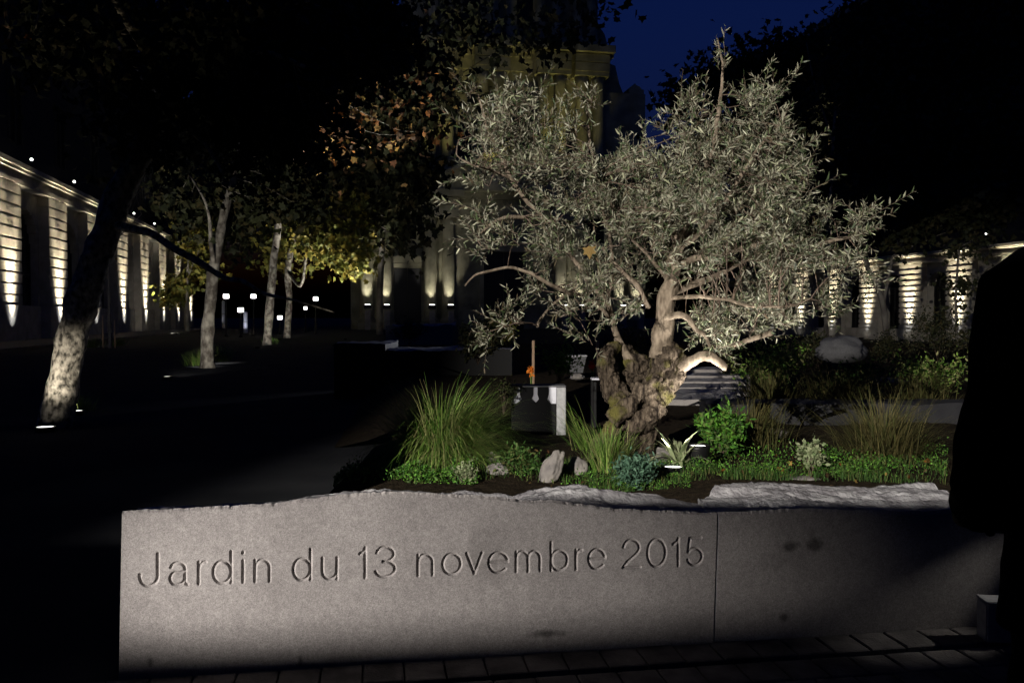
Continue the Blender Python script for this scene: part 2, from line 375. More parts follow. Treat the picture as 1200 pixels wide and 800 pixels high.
def groove(U, Z):
    D = np.full(U.shape, 9.0)
    for s in strokes:
        lo = s.reshape(-1, 2).min(0) - .03; hi = s.reshape(-1, 2).max(0) + .03
        mk = (U > lo[0]) & (U < hi[0]) & (Z > lo[1]) & (Z < hi[1])
        if not mk.any(): continue
        p = np.stack([U[mk], Z[mk]], 1)[:, None]; a = s[None, :, 0]; b = s[None, :, 1]
        ab = b - a; t = np.clip(((p - a)*ab).sum(-1) / ((ab**2).sum(-1) + 1e-12), 0, 1)
        d = np.sqrt((((a + ab*t[..., None]) - p)**2).sum(-1)).min(1)
        D[mk] = np.minimum(D[mk], d)
    w = .0082
    return .0088 * np.clip(1 - D / w, 0, 1)

TOPL = [(100,600),(139,600.5),(180,598),(250,595),(300,592.5),(340,588),(400,581),(430,578.5),(480,577),(520,580),(560,582),(590,584),(625,588),(645,586.5),(660,589),(690,593),(720,597),(780,599.5),(840,602)]
TOPR = [(836,602),(880,600),(920,597),(950,596.5),(1000,599),(1040,600),(1080,600),(1113,598),(1170,599)]
def top_profile(tab):
    uz = np.array([wall_uz(*p) for p in tab])
    return lambda u: np.interp(u, uz[:, 0], uz[:, 1])
def nz1(u, s, seed=0.): return np.array([noise.fractal(Vector((x*s, seed, 0)), 1.0, 2.0, 5) for x in u])

def stone_block(name, px0, px1, tab, thick, engraved, parent):
    u0 = wall_uz(px0[0], 690)[0]; u1 = wall_uz(px1[0], 690)[0]
    ub0 = wall_uz(*px0[:2])[0]; ub1 = wall_uz(*px1[:2])[0]
    ut0 = wall_uz(px0[2], px0[3])[0]; ut1 = wall_uz(px1[2], px1[3])[0]
    nu = int((ub1 - ub0) / (.002 if engraved else .006))
    fr = np.linspace(0, 1, nu)
    prof = top_profile(tab)
    uT = ut0 + (ut1 - ut0)*fr
    zt = prof(uT) + nz1(uT, 9, 3.)*.007 + nz1(uT, 40, 5.)*.0035
    if engraved:
        za = min(s.reshape(-1, 2)[:, 1].min() for s in strokes) - .02; zb = max(s.reshape(-1, 2)[:, 1].max() for s in strokes) + .02
        rows = np.concatenate([np.linspace(0, za, 16)[:-1], np.arange(za, zb, .002)])
        up = np.linspace(0, 1, 14)[1:]
        Zr = np.concatenate([np.repeat(rows[:, None], nu, 1), rows[-1] + (zt - rows[-1])[None]*up[:, None]])
    else:
        Zr = np.linspace(0, 1, 40)[:, None] * zt[None]
    nr = len(Zr)
    frz = Zr / zt[None]
    U = (ub0 + (ub1-ub0)*fr)[None]*(1-frz) + uT[None]*frz
    dep = groove(U, Zr) if engraved else np.zeros_like(U)
    # a softened, chipped upper arris
    back = dep + np.clip(1 - (zt[None] - Zr)/.010, 0, 1)*(.006 + .008*np.abs(nz1(uT, 26, 9.)))[None]
    Ax = np.array(A); WUa = np.array(WU); WNa = np.array(WN)
    V = Ax + U[..., None]*WUa - back[..., None]*WNa; V[..., 2] = Zr + .004
    Vf = V.reshape(-1, 3)
    i = np.arange(nr-1)[:, None]*nu + np.arange(nu-1)[None]
    q = np.stack([i, i+1, i+nu+1, i+nu], -1)
    eng = (dep[:-1, :-1] + dep[1:, :-1] + dep[:-1, 1:] + dep[1:, 1:]) > 1e-6
    Q = q[~eng].reshape(-1, 4)
    # split top: a band of ridges running with the wall
    st = 2 if engraved else 1
    us = fr[::6 if engraved else 2]; nn = 46
    t = np.linspace(0, 1, nn)
    uu = ut0 + (ut1-ut0)*us
    zf = np.interp(uu, uT, zt); th = thick(uu)
    N = (.012 + np.interp(uu, uT, np.zeros_like(uT)))[:, None] + th[:, None]*t[None]
    Zt = np.zeros((len(uu), nn))
    for a_, u_ in enumerate(uu):
        for b_ in range(nn):
            n_ = N[a_, b_]
            h = noise.fractal(Vector((u_*1.1, n_*7 + u_*.9, 2.)), 1., 2., 4)*.030 + noise.fractal(Vector((u_*9, n_*22, 7.)), 1., 2., 4)*.010
            Zt[a_, b_] = zf[a_] - .004 + h*min(1, t[b_]*8) + (SLOPE(u_)*n_)
    Vt = Ax + uu[:, None, None]*WUa - N[..., None]*WNa; Vt[..., 2] = Zt
    k0 = len(Vf)
    j = k0 + np.arange(len(uu)-1)[:, None]*nn + np.arange(nn-1)[None]
    Qt = np.stack([j, j+nn, j+nn+1, j+1], -1).reshape(-1, 4)
    # join front edge to the top by a strip, then the ends and the back
    sel = (nr-1)*nu + np.arange(0, nu, 6 if engraved else 2)[:len(uu)]
    top0 = k0 + np.arange(len(uu))*nn
    strip = np.stack([sel[:-1], sel[1:], top0[1:], top0[:-1]], -1)
    Vall = np.concatenate([Vf, Vt.reshape(-1, 3)])
    k1 = len(Vall)
    bk = top0 + nn - 1
    base = Vall[bk].copy(); base[:, 2] = 0
    Vall = np.concatenate([Vall, base])
    kb = k1 + np.arange(len(uu))
    backq = np.stack([bk[:-1], bk[1:], kb[1:], kb[:-1]], -1)
    m1 = np_mesh('stone_face', Vf, [Q], 'granite', parent)
    ends = []
    # rough top with back and both ends is one mesh
    V2 = Vall; E = []
    for e, flip in ((0, False), (len(uu)-1, True)):
        col = (nu-1 if flip else 0) + np.arange(nr)*nu
        ring = list(col) + list(top0[e] + np.arange(nn)) + [kb[e]]
        E.append(ring if flip else ring[::-1])
    me = bpy.data.meshes.new('rough_top')
    faces = [tuple(x) for x in np.concatenate([Qt, strip, backq])] + [tuple(r) for r in E]
    me.from_pydata([tuple(x) for x in V2], [], faces)
    me.polygons.foreach_set('use_smooth', [True]*len(Qt) + [False]*(len(faces)-len(Qt)))
    bm = bmesh.new(); bm.from_mesh(me); bmesh.ops.delete(bm, geom=[v for v in bm.verts if not v.link_faces], context='VERTS'); bm.to_mesh(me); bm.free()
    new_obj('rough_top', me, 'granite_top', parent)
    if engraved:
        Qe = q[eng].reshape(-1, 4)
        used, inv = np.unique(Qe, return_inverse=True)
        np_mesh('inscription', Vf[used], [inv.reshape(-1, 4)], 'granite', parent)

SLOPE = lambda u: 0.0
def stain(px, py, rx, rz_, seed):
    u, z = wall_uz(px, py); p = wall_pt(u, 0, z); m = M['granite']; n = m.node_tree.nodes; l = m.node_tree.links; b = n['Principled BSDF']
    cur = b.inputs['Base Color'].links[0].from_socket
    tc = n.new('ShaderNodeTexCoord'); sb = n.new('ShaderNodeVectorMath'); sb.operation = 'SUBTRACT'; sb.inputs[1].default_value = p
    l.new(tc.outputs['Object'], sb.inputs[0]); sc = n.new('ShaderNodeVectorMath'); sc.operation = 'MULTIPLY'; sc.inputs[1].default_value = (1/rx, .5/rx, 1/rz_)
    l.new(sb.outputs[0], sc.inputs[0]); ln = n.new('ShaderNodeVectorMath'); ln.operation = 'LENGTH'; l.new(sc.outputs[0], ln.inputs[0])
    nz = n.new('ShaderNodeTexNoise'); nz.inputs['Scale'].default_value = 22; nz.inputs['Detail'].default_value = 6; l.new(tc.outputs['Object'], nz.inputs['Vector'])
    ad = n.new('ShaderNodeMath'); ad.operation = 'MULTIPLY_ADD'; l.new(nz.outputs['Fac'], ad.inputs[0]); ad.inputs[1].default_value = 1.8; l.new(ln.outputs['Value'], ad.inputs[2])
    mr = n.new('ShaderNodeMapRange'); mr.inputs['From Min'].default_value = 1.1; mr.inputs['From Max'].default_value = 1.9; mr.inputs['To Min'].default_value = .35; mr.inputs['To Max'].default_value = 1
    l.new(ad.outputs[0], mr.inputs['Value']); mx = n.new('ShaderNodeMix'); mx.data_type = 'RGBA'; mx.blend_type = 'MULTIPLY'; mx.inputs['Factor'].default_value = 1
    l.new(cur, mx.inputs['A']); l.new(mr.outputs[0], mx.inputs['B']); l.new(mx.outputs['Result'], b.inputs['Base Color'])
for st_ in ((955, 636, .055, .06, 1), (925, 640, .07, .03, 2), (352, 774, .014, .035, 3), (176, 776, .02, .03, 4), (918, 724, .03, .03, 5), (640, 742, .12, .02, 6)): stain(*st_)
LW = wall_uz(838, 690)[0]
w1 = thing('inscribed_stone', 'long pinkish grey granite block engraved with Jardin du 13 novembre 2015', 'memorial stone')
SLOPE = lambda u: np.interp(u, [1.65, 1.95], [-.20, .07])
stone_block('l', (139, 804, 143, 600), (835.5, 758, 840.5, 602), TOPL, lambda u: np.interp(u, [0, .5*LW, .8*LW, LW], [.75, .7, .42, .12]), True, w1)
w2 = thing('granite_block', 'plain dim granite block to the right of the inscription, with a rough split top', 'stone block')
SLOPE = lambda u: np.interp(u, [LW, LW+.15, 9], [.05, .05, .05])
stone_block('r', (837.5, 758, 842.5, 602), (1176, 738, 1180, 599), TOPR, lambda u: np.interp(u, [LW, LW+.25, 9], [.22, .50, .58]), False, w2)

# ------------------------------------------------------------------ garden bed and planting behind the wall
def bed_z(x, y):
    t = max(0., min(1., (x + 1.45) / .5))
    base = .50 + .05*noise.noise(Vector((x*1.2, y*1.2, 1))) - .05*max(0, y - 6.2)
    base = max(base, .30)
    return base * (t*t*(3-2*t))
b = MB(); nx, ny = 90, 60; vs = []
for j in range(ny+1):
    for i in range(nx+1):
        x = -1.45 + 9.5*i/nx; y = 4.62 + 7.5*(j/ny)
        f = A + WU * ((x - A.x)/WU.x)
        y0 = f.y + .30 + (y - 4.62)
        vs.append((x, y0, bed_z(x, y0) + .012*noise.noise(Vector((x*9, y0*9, 4)))))
b.add(vs, [(j*(nx+1)+i, j*(nx+1)+i+1, (j+1)*(nx+1)+i+1, (j+1)*(nx+1)+i) for j in range(ny) for i in range(nx)], True)
props(b.build('garden_soil', 'soil'), kind='structure')

def rock(label, px, py, Y, w, h, d, seed, rot=0., m='rock', group=None, zsink=.03, name='rock', cat='rock', lean=0.):
    bm = bmesh.new(); bmesh.ops.create_icosphere(bm, subdivisions=4, radius=1)
    for v in bm.verts:
        c = v.co.normalized()
        k = 1 + .35*noise.noise(c*1.1 + Vector((seed, 0, 0))) + .12*noise.noise(c*3 + Vector((0, seed, 0))) + .04*noise.noise(c*9)
        k = min(k, 1.12)
        v.co = Vector((c.x*k*w/2, c.y*k*d/2, (c.z*k + .8)*h/2)); v.co.x += lean*v.co.z
    me = bpy.data.meshes.new(name); bm.to_mesh(me); bm.free()
    me.polygons.foreach_set('use_smooth', [True]*len(me.polygons))
    o = new_obj(name, me, m); p = at(px, py, Y) if Y > 6.5 else gr(px, py, .5); o.location = p - Vector((0, 0, zsink)); o.rotation_euler = (0, 0, rot)
    props(o, label, cat, group); return o
rock('upright pale rock with a mauve band between the grass tuft and the olive trunk', 641, 560, 5.45, .12, .22, .12, 1.3, .3, lean=.35)
rock('small pinkish rock at the foot of the big grass tuft', 583, 556, 5.5, .14, .11, .12, 4.1)
rock('small pale stone peeping out above the pinkish rock', 578, 543, 5.7, .10, .13, .1, 2.2)
rock('smooth grey boulder against the right side of the olive trunk', 782, 541, 5.5, .26, .15, .16, 6.6)
rock('broken tan stone half hidden left of the olive foot', 676, 552, 5.6, .13, .13, .12, 8.8)
rock('pale flat stone at the edge beside the silvery plant', 942, 562, 5.45, .20, .06, .15, 9.9)
rock('small grey stone lying behind the leafy plants', 905, 508, 7.2, .28, .08, .2, 3.9)

def tuft(name, label, loc, n, L, spread, wd, m, cat, tilt=(.05, 1.0), droop=1.1, azr=(0, 6.283), group=None):
    r = np.abs(rng.normal(0, spread, n)); a = rng.uniform(0, 6.283, n)
    P = np.stack([r*np.cos(a), r*np.sin(a), np.zeros(n)], 1)
    az = rng.uniform(azr[0], azr[1], n) if azr != (0, 6.283) else a + rng.normal(0, .5, n)
    ti = rng.uniform(tilt[0], tilt[1], n)
    Ls = L * rng.uniform(.5, 1.08, n)
    V, Fc = blades(P, az, ti, Ls, wd*rng.uniform(.6, 1.2, n), droop*rng.uniform(.3, 1.3, n), 6)
    o = np_mesh(name, V, Fc, m); o.location = loc
    return props(o, label, cat, group)
tz = at(515, 560, 5.55)
tuft('grass_tuft', 'big fountain of long arching green grass, left of the olive', (tz.x, tz.y, bed_z(tz.x, tz.y)), 4200, .64, .09, .0040, 'blade', 'ornamental grass', (.12, 1.25), 2.0)
tz = at(712, 548, 5.25)
tuft('grass_tuft', 'fine upright grass growing against the foot of the olive trunk', (tz.x, tz.y, bed_z(tz.x, tz.y)), 420, .30, .07, .004, 'blade', 'ornamental grass', (.02, .7), .8)
tz = at(1035, 560, 5.6)
tuft('grass_tuft', 'brownish drooping grass mound near the dark figure', (tz.x, tz.y, bed_z(tz.x, tz.y)), 1500, .50, .11, .005, 'blade_rust', 'ornamental grass', (.1, 1.0), 1.5)
tz = at(880, 545, 6.3)
tuft('grass_tuft', 'dark grass clump behind the leafy plants right of the olive', (tz.x, tz.y, bed_z(tz.x, tz.y)), 900, .42, .12, .005, 'blade_rust', 'ornamental grass', (.1, .9), 1.2)
tz = at(690, 540, 6.0)
tuft('grass_tuft', 'thin arching grass in front of the black plaque', (tz.x, tz.y, bed_z(tz.x, tz.y)), 160, .42, .06, .004, 'blade', 'ornamental grass', (.3, 1.1), 1.0, (1.9, 4.2))
def ground_z(p): return bed_z(p.x, p.y)

def cover(name, areas, n, size, m, h, kind='stuff', shape='leaf'):
    """low mat of small leaves; areas = list of (px0, px1, py0, py1)"""
    P = []
    w = np.array([(a[1]-a[0])*(a[3]-a[2]) for a in areas], float); w /= w.sum()
    for a, k in zip(areas, (w*n).astype(int)):
        for _ in range(k):
            g = gr(random.uniform(a[0], a[1]), random.uniform(a[2], a[3]), .5)
            z = bed_z(g.x, g.y)
            if noise.noise(Vector((g.x*3.1, g.y*4.3, 11))) + .5*noise.noise(Vector((g.x*9, g.y*9, 5))) < .02 and random.random() < .82: continue
            hh = h*(.35 + .9*max(0, .5+noise.noise(Vector((g.x*6, g.y*6, 3)))))
            P.append((g.x, g.y, z + random.uniform(0, 1)**1.2*hh))
    P = np.array(P); n = len(P)
    D = rng.normal(size=(n, 3)); D[:, 2] = np.abs(D[:, 2]) + .3
    if shape == 'leaf':
        V, Fc = leaves(P, D, size*rng.uniform(.6, 1.3, n), size*.55*rng.uniform(.6, 1.2, n))
    else:
        P[:, 2] = np.array([bed_z(p[0], p[1]) for p in P])
        V, Fc = blades(P, rng.uniform(0, 6.28, n), rng.uniform(0, .7, n), h*rng.uniform(.5, 1.2, n), np.full(n, .003), rng.uniform(.2, 1.2, n), 3)
    return props(np_mesh(name, V, Fc, m), kind=kind)
cover('ground_cover', [(392, 480, 545, 566), (480, 560, 555, 568)], 7000, .017, 'leaf_green', .075)
cover('lawn_grass', [(560, 690, 545, 563), (690, 810, 545, 574), (800, 1110, 546, 566)], 9000, .017, 'blade_lawn', .055, shape='blade')
cover('moss_patches', [(590, 690, 548, 563), (690, 810, 548, 576)], 4500, .013, 'leaf_green', .06)
n_ = 90; P = []
for _ in range(n_):
    g = gr(random.uniform(560, 1110), random.uniform(535, 574), .5); P.append((g.x, g.y, bed_z(g.x, g.y) + random.uniform(.01, .05)))
V, Fc = lobed(np.array(P), rng.normal(size=(n_, 3))*[1, 1, .25], rng.uniform(.015, .035, n_)); props(np_mesh('leaf_litter', V, Fc, 'leaf_rust'), kind='stuff')
cover('low_foliage', [(810, 1110, 530, 562)], 9000, .016, 'leaf_green', .09)

def bush(name, label, px, py, Y, w, h, n, m, cat, size=.04, wd=.4, shape='leaf', group=None, stems=10):
    """bushy herb: stems fanning out of the base carrying clumped leaves"""
    base = at(px, py, Y) if Y > 6.5 else gr(px, py, .5)
    t = thing(name, label, cat, base, 0, group)
    sb = MB(); tips = []
    for i in range(stems):
        a = random.uniform(0, 6.283); r = random.uniform(.1, 1)*w/2
        e = Vector((math.cos(a)*r, math.sin(a)*r*.8, h*random.uniform(.45, 1)*(1-.3*r/(w/2))))
        mid = Vector((e.x*.35, e.y*.35, e.z*.6))
        sb.tube([(0, 0, -.04), mid, e], [.004, .003, .0015], 5); tips.append((mid, e))
    sb.build('stem', 'twig', t)
    k = rng.integers(0, len(tips), n); s = rng.uniform(.0, 1.08, n)[:, None]
    a = np.array([tips[i][0] for i in k]); e = np.array([tips[i][1] for i in k])
    P = a + (e-a)*s + rng.normal(0, .06*w + .01, (n, 3)); P[:, 2] = np.maximum(P[:, 2], .005)
    D = rng.normal(size=(n, 3)); D[:, 2] += .4
    L = size*rng.uniform(.6, 1.3, n)
    V, Fc = lobed(P, D, L) if shape == 'lobed' else leaves(P, D, L, L*wd)
    np_mesh('foliage', V, Fc, m, t)
    return t
bush('blue_sedum', 'bluish feathery cushion plant at the very foot of the olive trunk', 752, 570, 5.1, .36, .15, 2200, 'leaf_blue', 'plant', .03, .3)
bush('ferny_plant', 'bright green ferny plant right of the broad-leaved plant', 848, 536, 5.9, .42, .34, 2000, 'leaf_green', 'plant', .045, .3)
bush('silvery_plant', 'small silvery leaved plant standing alone in the bed', 950, 556, 5.5, .17, .26, 420, 'leaf_silver', 'plant', .03, .6, stems=6)
bush('green_herb', 'low green herb behind the upright pale rock', 610, 556, 5.9, .34, .16, 1400, 'blade_lawn', 'plant', .03, .4)
bush('yellow_herb', 'yellowish herb right at the base of the big grass tuft', 543, 566, 5.3, .15, .12, 420, 'leaf_silver', 'plant', .022, .4)
bush('leafy_plant', 'green leafy plant just left of the pale boulder', 590, 480, 7.4, .3, .3, 600, 'leaf_dark', 'plant', .03, .4)

# broad strap-leaved plant
t = thing('broad_leaved_plant', 'pale broad-leaved plant with curled strap leaves right of the olive trunk', 'plant', gr(797, 549, .5))
n = 46; az = rng.uniform(0, 6.28, n)
V, Fc = blades(rng.normal(0, .02, (n, 3))*[1, 1, 0], az, rng.uniform(.05, .8, n), rng.uniform(.14, .36, n), rng.uniform(.02, .045, n), rng.uniform(.6, 3.2, n), 8)
np_mesh('leaf_rosette', V, Fc, M['leaf_hosta'], t)

# ------------------------------------------------------------------ olive tree
OB = at(745, 556, 5.6)
ol = thing('olive_tree', 'gnarled old olive tree with silvery leaves, lit up behind the inscribed wall', 'tree', OB)
def rel(px, py, Y): return at(px, py, Y) - OB
tk = MB()
def trk(pts, n=18, wob=.35, seed=0):
    P = [rel(p[0], p[1], p[2]) for p in pts]; rr = [p[3]*p[2]/2000. for p in pts]
    Q = []; Rr = []
    for i in range(len(P)-1):
        a, b_, c, d = P[max(i-1, 0)], P[i], P[i+1], P[min(i+2, len(P)-1)]
        for k in range(5):
            s = k/5; Q.append(.5*((2*b_) + (c-a)*s + (2*a-5*b_+4*c-d)*s*s + (3*b_-a-3*c+d)*s**3)); Rr.append(rr[i]*(1-s)+rr[i+1]*s)
    Q.append(P[-1]); Rr.append(rr[-1])
    tk.tube(Q, Rr, n, True, wob, seed)
# trunk strands, (px, py, depth, width in px)
trk([(748,580,5.6,42),(748,548,5.6,36),(751,515,5.6,38),(754,490,5.62,34),(762,465,5.62,30),(775,440,5.6,34),(784,418,5.6,34),(786,402,5.62,20)], seed=1, wob=.5)
trk([(680,550,5.45,9),(693,534,5.5,14),(710,514,5.55,18),(726,494,5.6,24),(729,475,5.65,28),(716,452,5.7,26),(710,430,5.7,22),(708,412,5.7,16)], seed=5, wob=.5)
trk([(732,580,5.7,28),(736,540,5.7,30),(739,505,5.72,32),(743,480,5.78,34),(742,450,5.9,40),(745,425,5.92,36),(748,414,5.92,20)], seed=9, wob=.5)
trk([(770,478,5.52,16),(786,452,5.5,20),(798,432,5.52,16),(803,418,5.56,10)], seed=12, wob=.4)
trk([(738,505,5.5,18),(756,492,5.46,24),(768,478,5.48,20),(764,458,5.5,16),(772,440,5.5,14)], seed=14, wob=.5)
trk([(716,492,5.5,18),(732,478,5.48,20),(745,466,5.5,18),(752,450,5.52,14)], seed=17, wob=.5)
trk([(764,575,5.52,14),(759,545,5.52,16),(760,515,5.52,16),(762,490,5.52,14)], seed=19, wob=.5)
trk([(728,575,5.5,12),(733,545,5.52,14),(740,515,5.5,14),(741,492,5.48,14)], seed=23, wob=.5)
trk([(708,418,5.7,16),(722,408,5.85,14),(738,412,5.95,14)], seed=21)
me = bpy.data.meshes.new('trunk'); me.from_pydata(tk.v, [], tk.f)
tro = new_obj('trunk', me, 'bark_olive', ol)
rm = tro.modifiers.new('remesh', 'REMESH'); rm.mode = 'VOXEL'; rm.voxel_size = .0065; rm.use_smooth_shade = True
smo = tro.modifiers.new('smooth', 'SMOOTH'); smo.iterations = 3
for nm, ty, sc, st, dep in (('gnarl', 'CLOUDS', .09, .045, 3), ('furrow', 'CLOUDS', .022, .024, 5)):
    tx = bpy.data.textures.new(nm, ty); tx.noise_scale = sc; tx.noise_depth = dep
    dm = tro.modifiers.new(nm, 'DISPLACE'); dm.texture = tx; dm.strength = st; dm.mid_level = .5; dm.texture_coords = 'LOCAL'
# limbs
LIMBS = [
 [(776,420,5.62,30),(779,385,5.62,24),(782,350,5.62,21),(788,315,5.62,17),(796,287,5.62,14),(812,245,5.6,9),(830,190,5.6,7),(842,130,5.6,5),(847,80,5.6,3),(840,45,5.6,2)],
 [(779,372,5.58,9),(795,370,5.5,8),(808,374,5.45,7),(816,384,5.45,6),(826,392,5.45,5),(832,408,5.45,3)],
 [(790,448,5.55,14),(800,430,5.5,13),(815,420,5.45,12),(832,420,5.42,12),(852,431,5.40,8)],
 [(740,425,5.85,12),(722,390,5.9,8),(712,355,5.9,7),(690,330,5.85,6),(668,300,5.8,5),(640,260,5.65,4),(600,210,5.6,5),(570,150,5.55,4),(560,110,5.55,2)],
 [(712,355,5.9,6),(718,310,5.95,5),(712,270,5.9,4),(700,220,5.8,5),(690,150,5.75,3)],
 [(714,372,5.9,5),(690,350,5.7,4.5),(668,345,5.55,4),(640,365,5.4,3.5),(630,382,5.35,4)],
 [(790,312,5.62,10),(830,300,5.6,8),(880,290,5.6,7),(940,285,5.6,6),(1000,278,5.6,4),(1030,268,5.6,2)],
 [(783,345,5.62,9),(820,330,5.75,8),(860,310,5.85,6),(900,290,5.9,5),(935,250,5.95,3)],
 [(796,290,5.6,10),(840,250,5.5,8),(870,205,5.45,6),(900,160,5.4,4),(915,140,5.4,2)],
 [(796,290,5.65,9),(780,250,5.8,7),(760,210,5.9,6),(750,170,5.9,4)],
 [(783,330,5.7,5),(760,300,5.7,4),(735,275,5.6,3.5),(715,230,5.35,4),(700,190,5.3,2)],
 [(760,360,5.6,6),(745,335,5.5,6),(722,310,5.45,5),(705,290,5.4,4)],
 [(668,345,5.5,6),(640,330,5.4,5),(600,315,5.35,4),(560,320,5.3,3),(545,335,5.3,2)],
 [(640,260,5.65,5),(600,255,5.5,5),(575,262,5.4,4),(556,280,5.35,2)],
 [(783,352,5.6,6),(815,345,5.45,5),(850,352,5.35,4),(905,360,5.3,3),(950,350,5.3,2)],
 [(600,210,5.6,4),(575,200,5.5,3),(548,190,5.45,2),(535,178,5.45,1.5)],
 [(905,390,5.6,7),(880,398,5.6,6),(855,405,5.6,3)],
]
lb = MB(); LP = []
for k, pts in enumerate(LIMBS):
    P = [rel(*p[:3]) for p in pts]; rr = [p[3]*p[2]/2000. for p in pts]; Q = []; Rr = []
    for i in range(len(P)-1):
        a, b_, c, d = P[max(i-1, 0)], P[i], P[i+1], P[min(i+2, len(P)-1)]
        for q in range(6):
            s = q/6; v = .5*((2*b_) + (c-a)*s + (2*a-5*b_+4*c-d)*s*s + (3*b_-a-3*c+d)*s**3)
            v += Vector((noise.noise(v*7), noise.noise(v*7+Vector((5,0,0))), noise.noise(v*7+Vector((0,5,0)))))*.018*(0 if i == 0 and q < 2 else 1)
            Q.append(v); Rr.append(rr[i]*(1-s)+rr[i+1]*s)
    Q.append(P[-1]); Rr.append(rr[-1])
    o_b = MB(); o_b.tube(Q, Rr, 12 if k < 5 else 8, True, .25, k*3.1); o_b.build('limb', 'bark_limb', ol)
    LP += [np.array(q) for q in Q[4 if k else 22:]] if k not in (1, 2, 16) else []
LP = np.array(LP)
# crown envelope: (px, py, radius px, depth, weight)
BL = [(595,185,45,5.5,.85),(562,125,22,5.5,.25),(600,135,22,5.5,.3),(640,225,55,5.6,1.4),(590,235,38,5.5,.6),(695,225,42,5.6,.9),(700,255,70,5.7,2.1),
 (740,235,48,5.6,1.2),(620,285,42,5.5,.4),(575,270,30,5.4,.35),(560,335,18,5.3,.12),(660,310,45,5.6,.45),(722,158,12,5.5,.05),(775,210,38,5.6,.7),(800,235,70,5.5,2.4),(835,180,42,5.6,.9),
 (820,130,24,5.6,.3),(880,165,45,5.5,1.0),(900,135,28,5.5,.35),(880,225,65,5.6,2.2),(925,190,26,5.5,.3),(930,265,50,5.6,1.3),(860,300,60,5.4,1.9),(800,300,50,5.95,.9),(930,320,50,5.5,1.0),(985,290,32,5.6,.5),
 (1015,270,20,5.6,.25),(975,340,36,5.6,.5),(840,360,50,5.6,1.3),(890,360,42,5.5,.8),(850,388,34,5.75,1.0),(690,372,38,5.55,.45),(728,350,40,5.75,.6),(655,370,28,5.4,.18),(742,385,20,5.6,.12),(615,370,26,5.3,.08),(585,385,18,5.3,.06),
 (755,280,55,5.85,1.3),(845,95,12,5.6,.08),(843,75,5,5.6,.03),(652,150,22,5.5,.25),(555,175,18,5.45,.15),(690,120,8,5.6,.05),(790,160,12,5.6,.08)]
sh_w = np.array([b_[4] for b_ in BL]); sh_w /= sh_w.sum()
NC = 370
tw = MB(); LPs = []; LDs = []; LLs = []
ctr = np.array(rel(765, 340, 5.6))
for c_ in range(NC):
    bx, by, br, bd, _ = BL[rng.choice(len(BL), p=sh_w)]
    rr = br * random.random()**.5; an = random.uniform(0, 6.283)
    cc_ = np.array(rel(bx + rr*math.cos(an), by + rr*math.sin(an), bd + random.gauss(0, .30 if br > 30 else .08)))
    dd = ((LP - cc_)**2).sum(1); q = LP[dd.argmin()]
    main = unit(unit(cc_ - ctr)*.6 + np.array([random.gauss(0, .5), random.gauss(0, .5), random.gauss(.65, .45)]))
    mid = (q + cc_)/2 + np.array([random.gauss(0, .03), random.gauss(0, .03), random.gauss(.02, .03)])
    tw.tube([q, q*.6+mid*.4+np.array([0,0,.01]), mid, mid*.4+cc_*.6, cc_], [.005, .0042, .0035, .0028, .0022], 4, False)
    for s in range(random.randint(4, 10)):
        st = cc_ + np.array([random.gauss(0, .022) for _ in range(3)])
        d = unit(main*.8 + np.array([random.gauss(0, .6), random.gauss(0, .6), random.gauss(.1, .5)]))
        L = random.uniform(.08, .22) if random.random() > .15 else random.uniform(.2, .34)
        npt = 6; p = st.copy(); pts = [p.copy()]
        for i in range(npt-1):
            p = p + d*L/(npt-1); d = unit(d + np.array([random.gauss(0, .14), random.gauss(0, .14), random.gauss(-.03, .12)])); pts.append(p.copy())
        tw.tube(pts, [.0022, .002, .0018, .0015, .0012, .0008], 3, False)
        nl = int(L*random.uniform(75, 125))
        pts = np.array(pts)
        for k in range(nl):
            f = (k+.6)/nl; i = min(int(f*(npt-1)), npt-2); pp = pts[i]*(1-(f*(npt-1)-i)) + pts[i+1]*(f*(npt-1)-i)
            ax = unit(pts[i+1]-pts[i]); s1 = unit(np.cross(ax, [math.sin(k*1.57+s), math.cos(k*1.57+s), .3]))
            ld = unit(ax*random.uniform(.5, 1.1) + s1*random.uniform(.5, 1.1)*(1 if k % 2 else -1) + np.array([random.gauss(0, .15) for _ in range(3)]))
            LPs.append(pp); LDs.append(ld); LLs.append(random.uniform(.022, .068)*(1-.2*f))
tw.build('twigs', 'twig', ol)
LPs = np.array(LPs); LDs = np.array(LDs); LLs = np.array(LLs)
V, Fc = leaves(LPs, LDs, LLs, LLs*rng.uniform(.12, .22, len(LLs)), rng.uniform(0, .5, (len(LLs), 1)))
np_mesh('crown', V, Fc, 'olive_leaf', ol)
# one dead orange leaf caught in the olive
V, Fc = lobed(np.array([at(690, 288, 5.2)]), np.array([[.1, 0, -1.]]), np.array([.085]))
props(np_mesh('fallen_leaf', V, Fc, 'leaf_rust'), 'single orange plane leaf caught among the olive twigs', 'leaf')

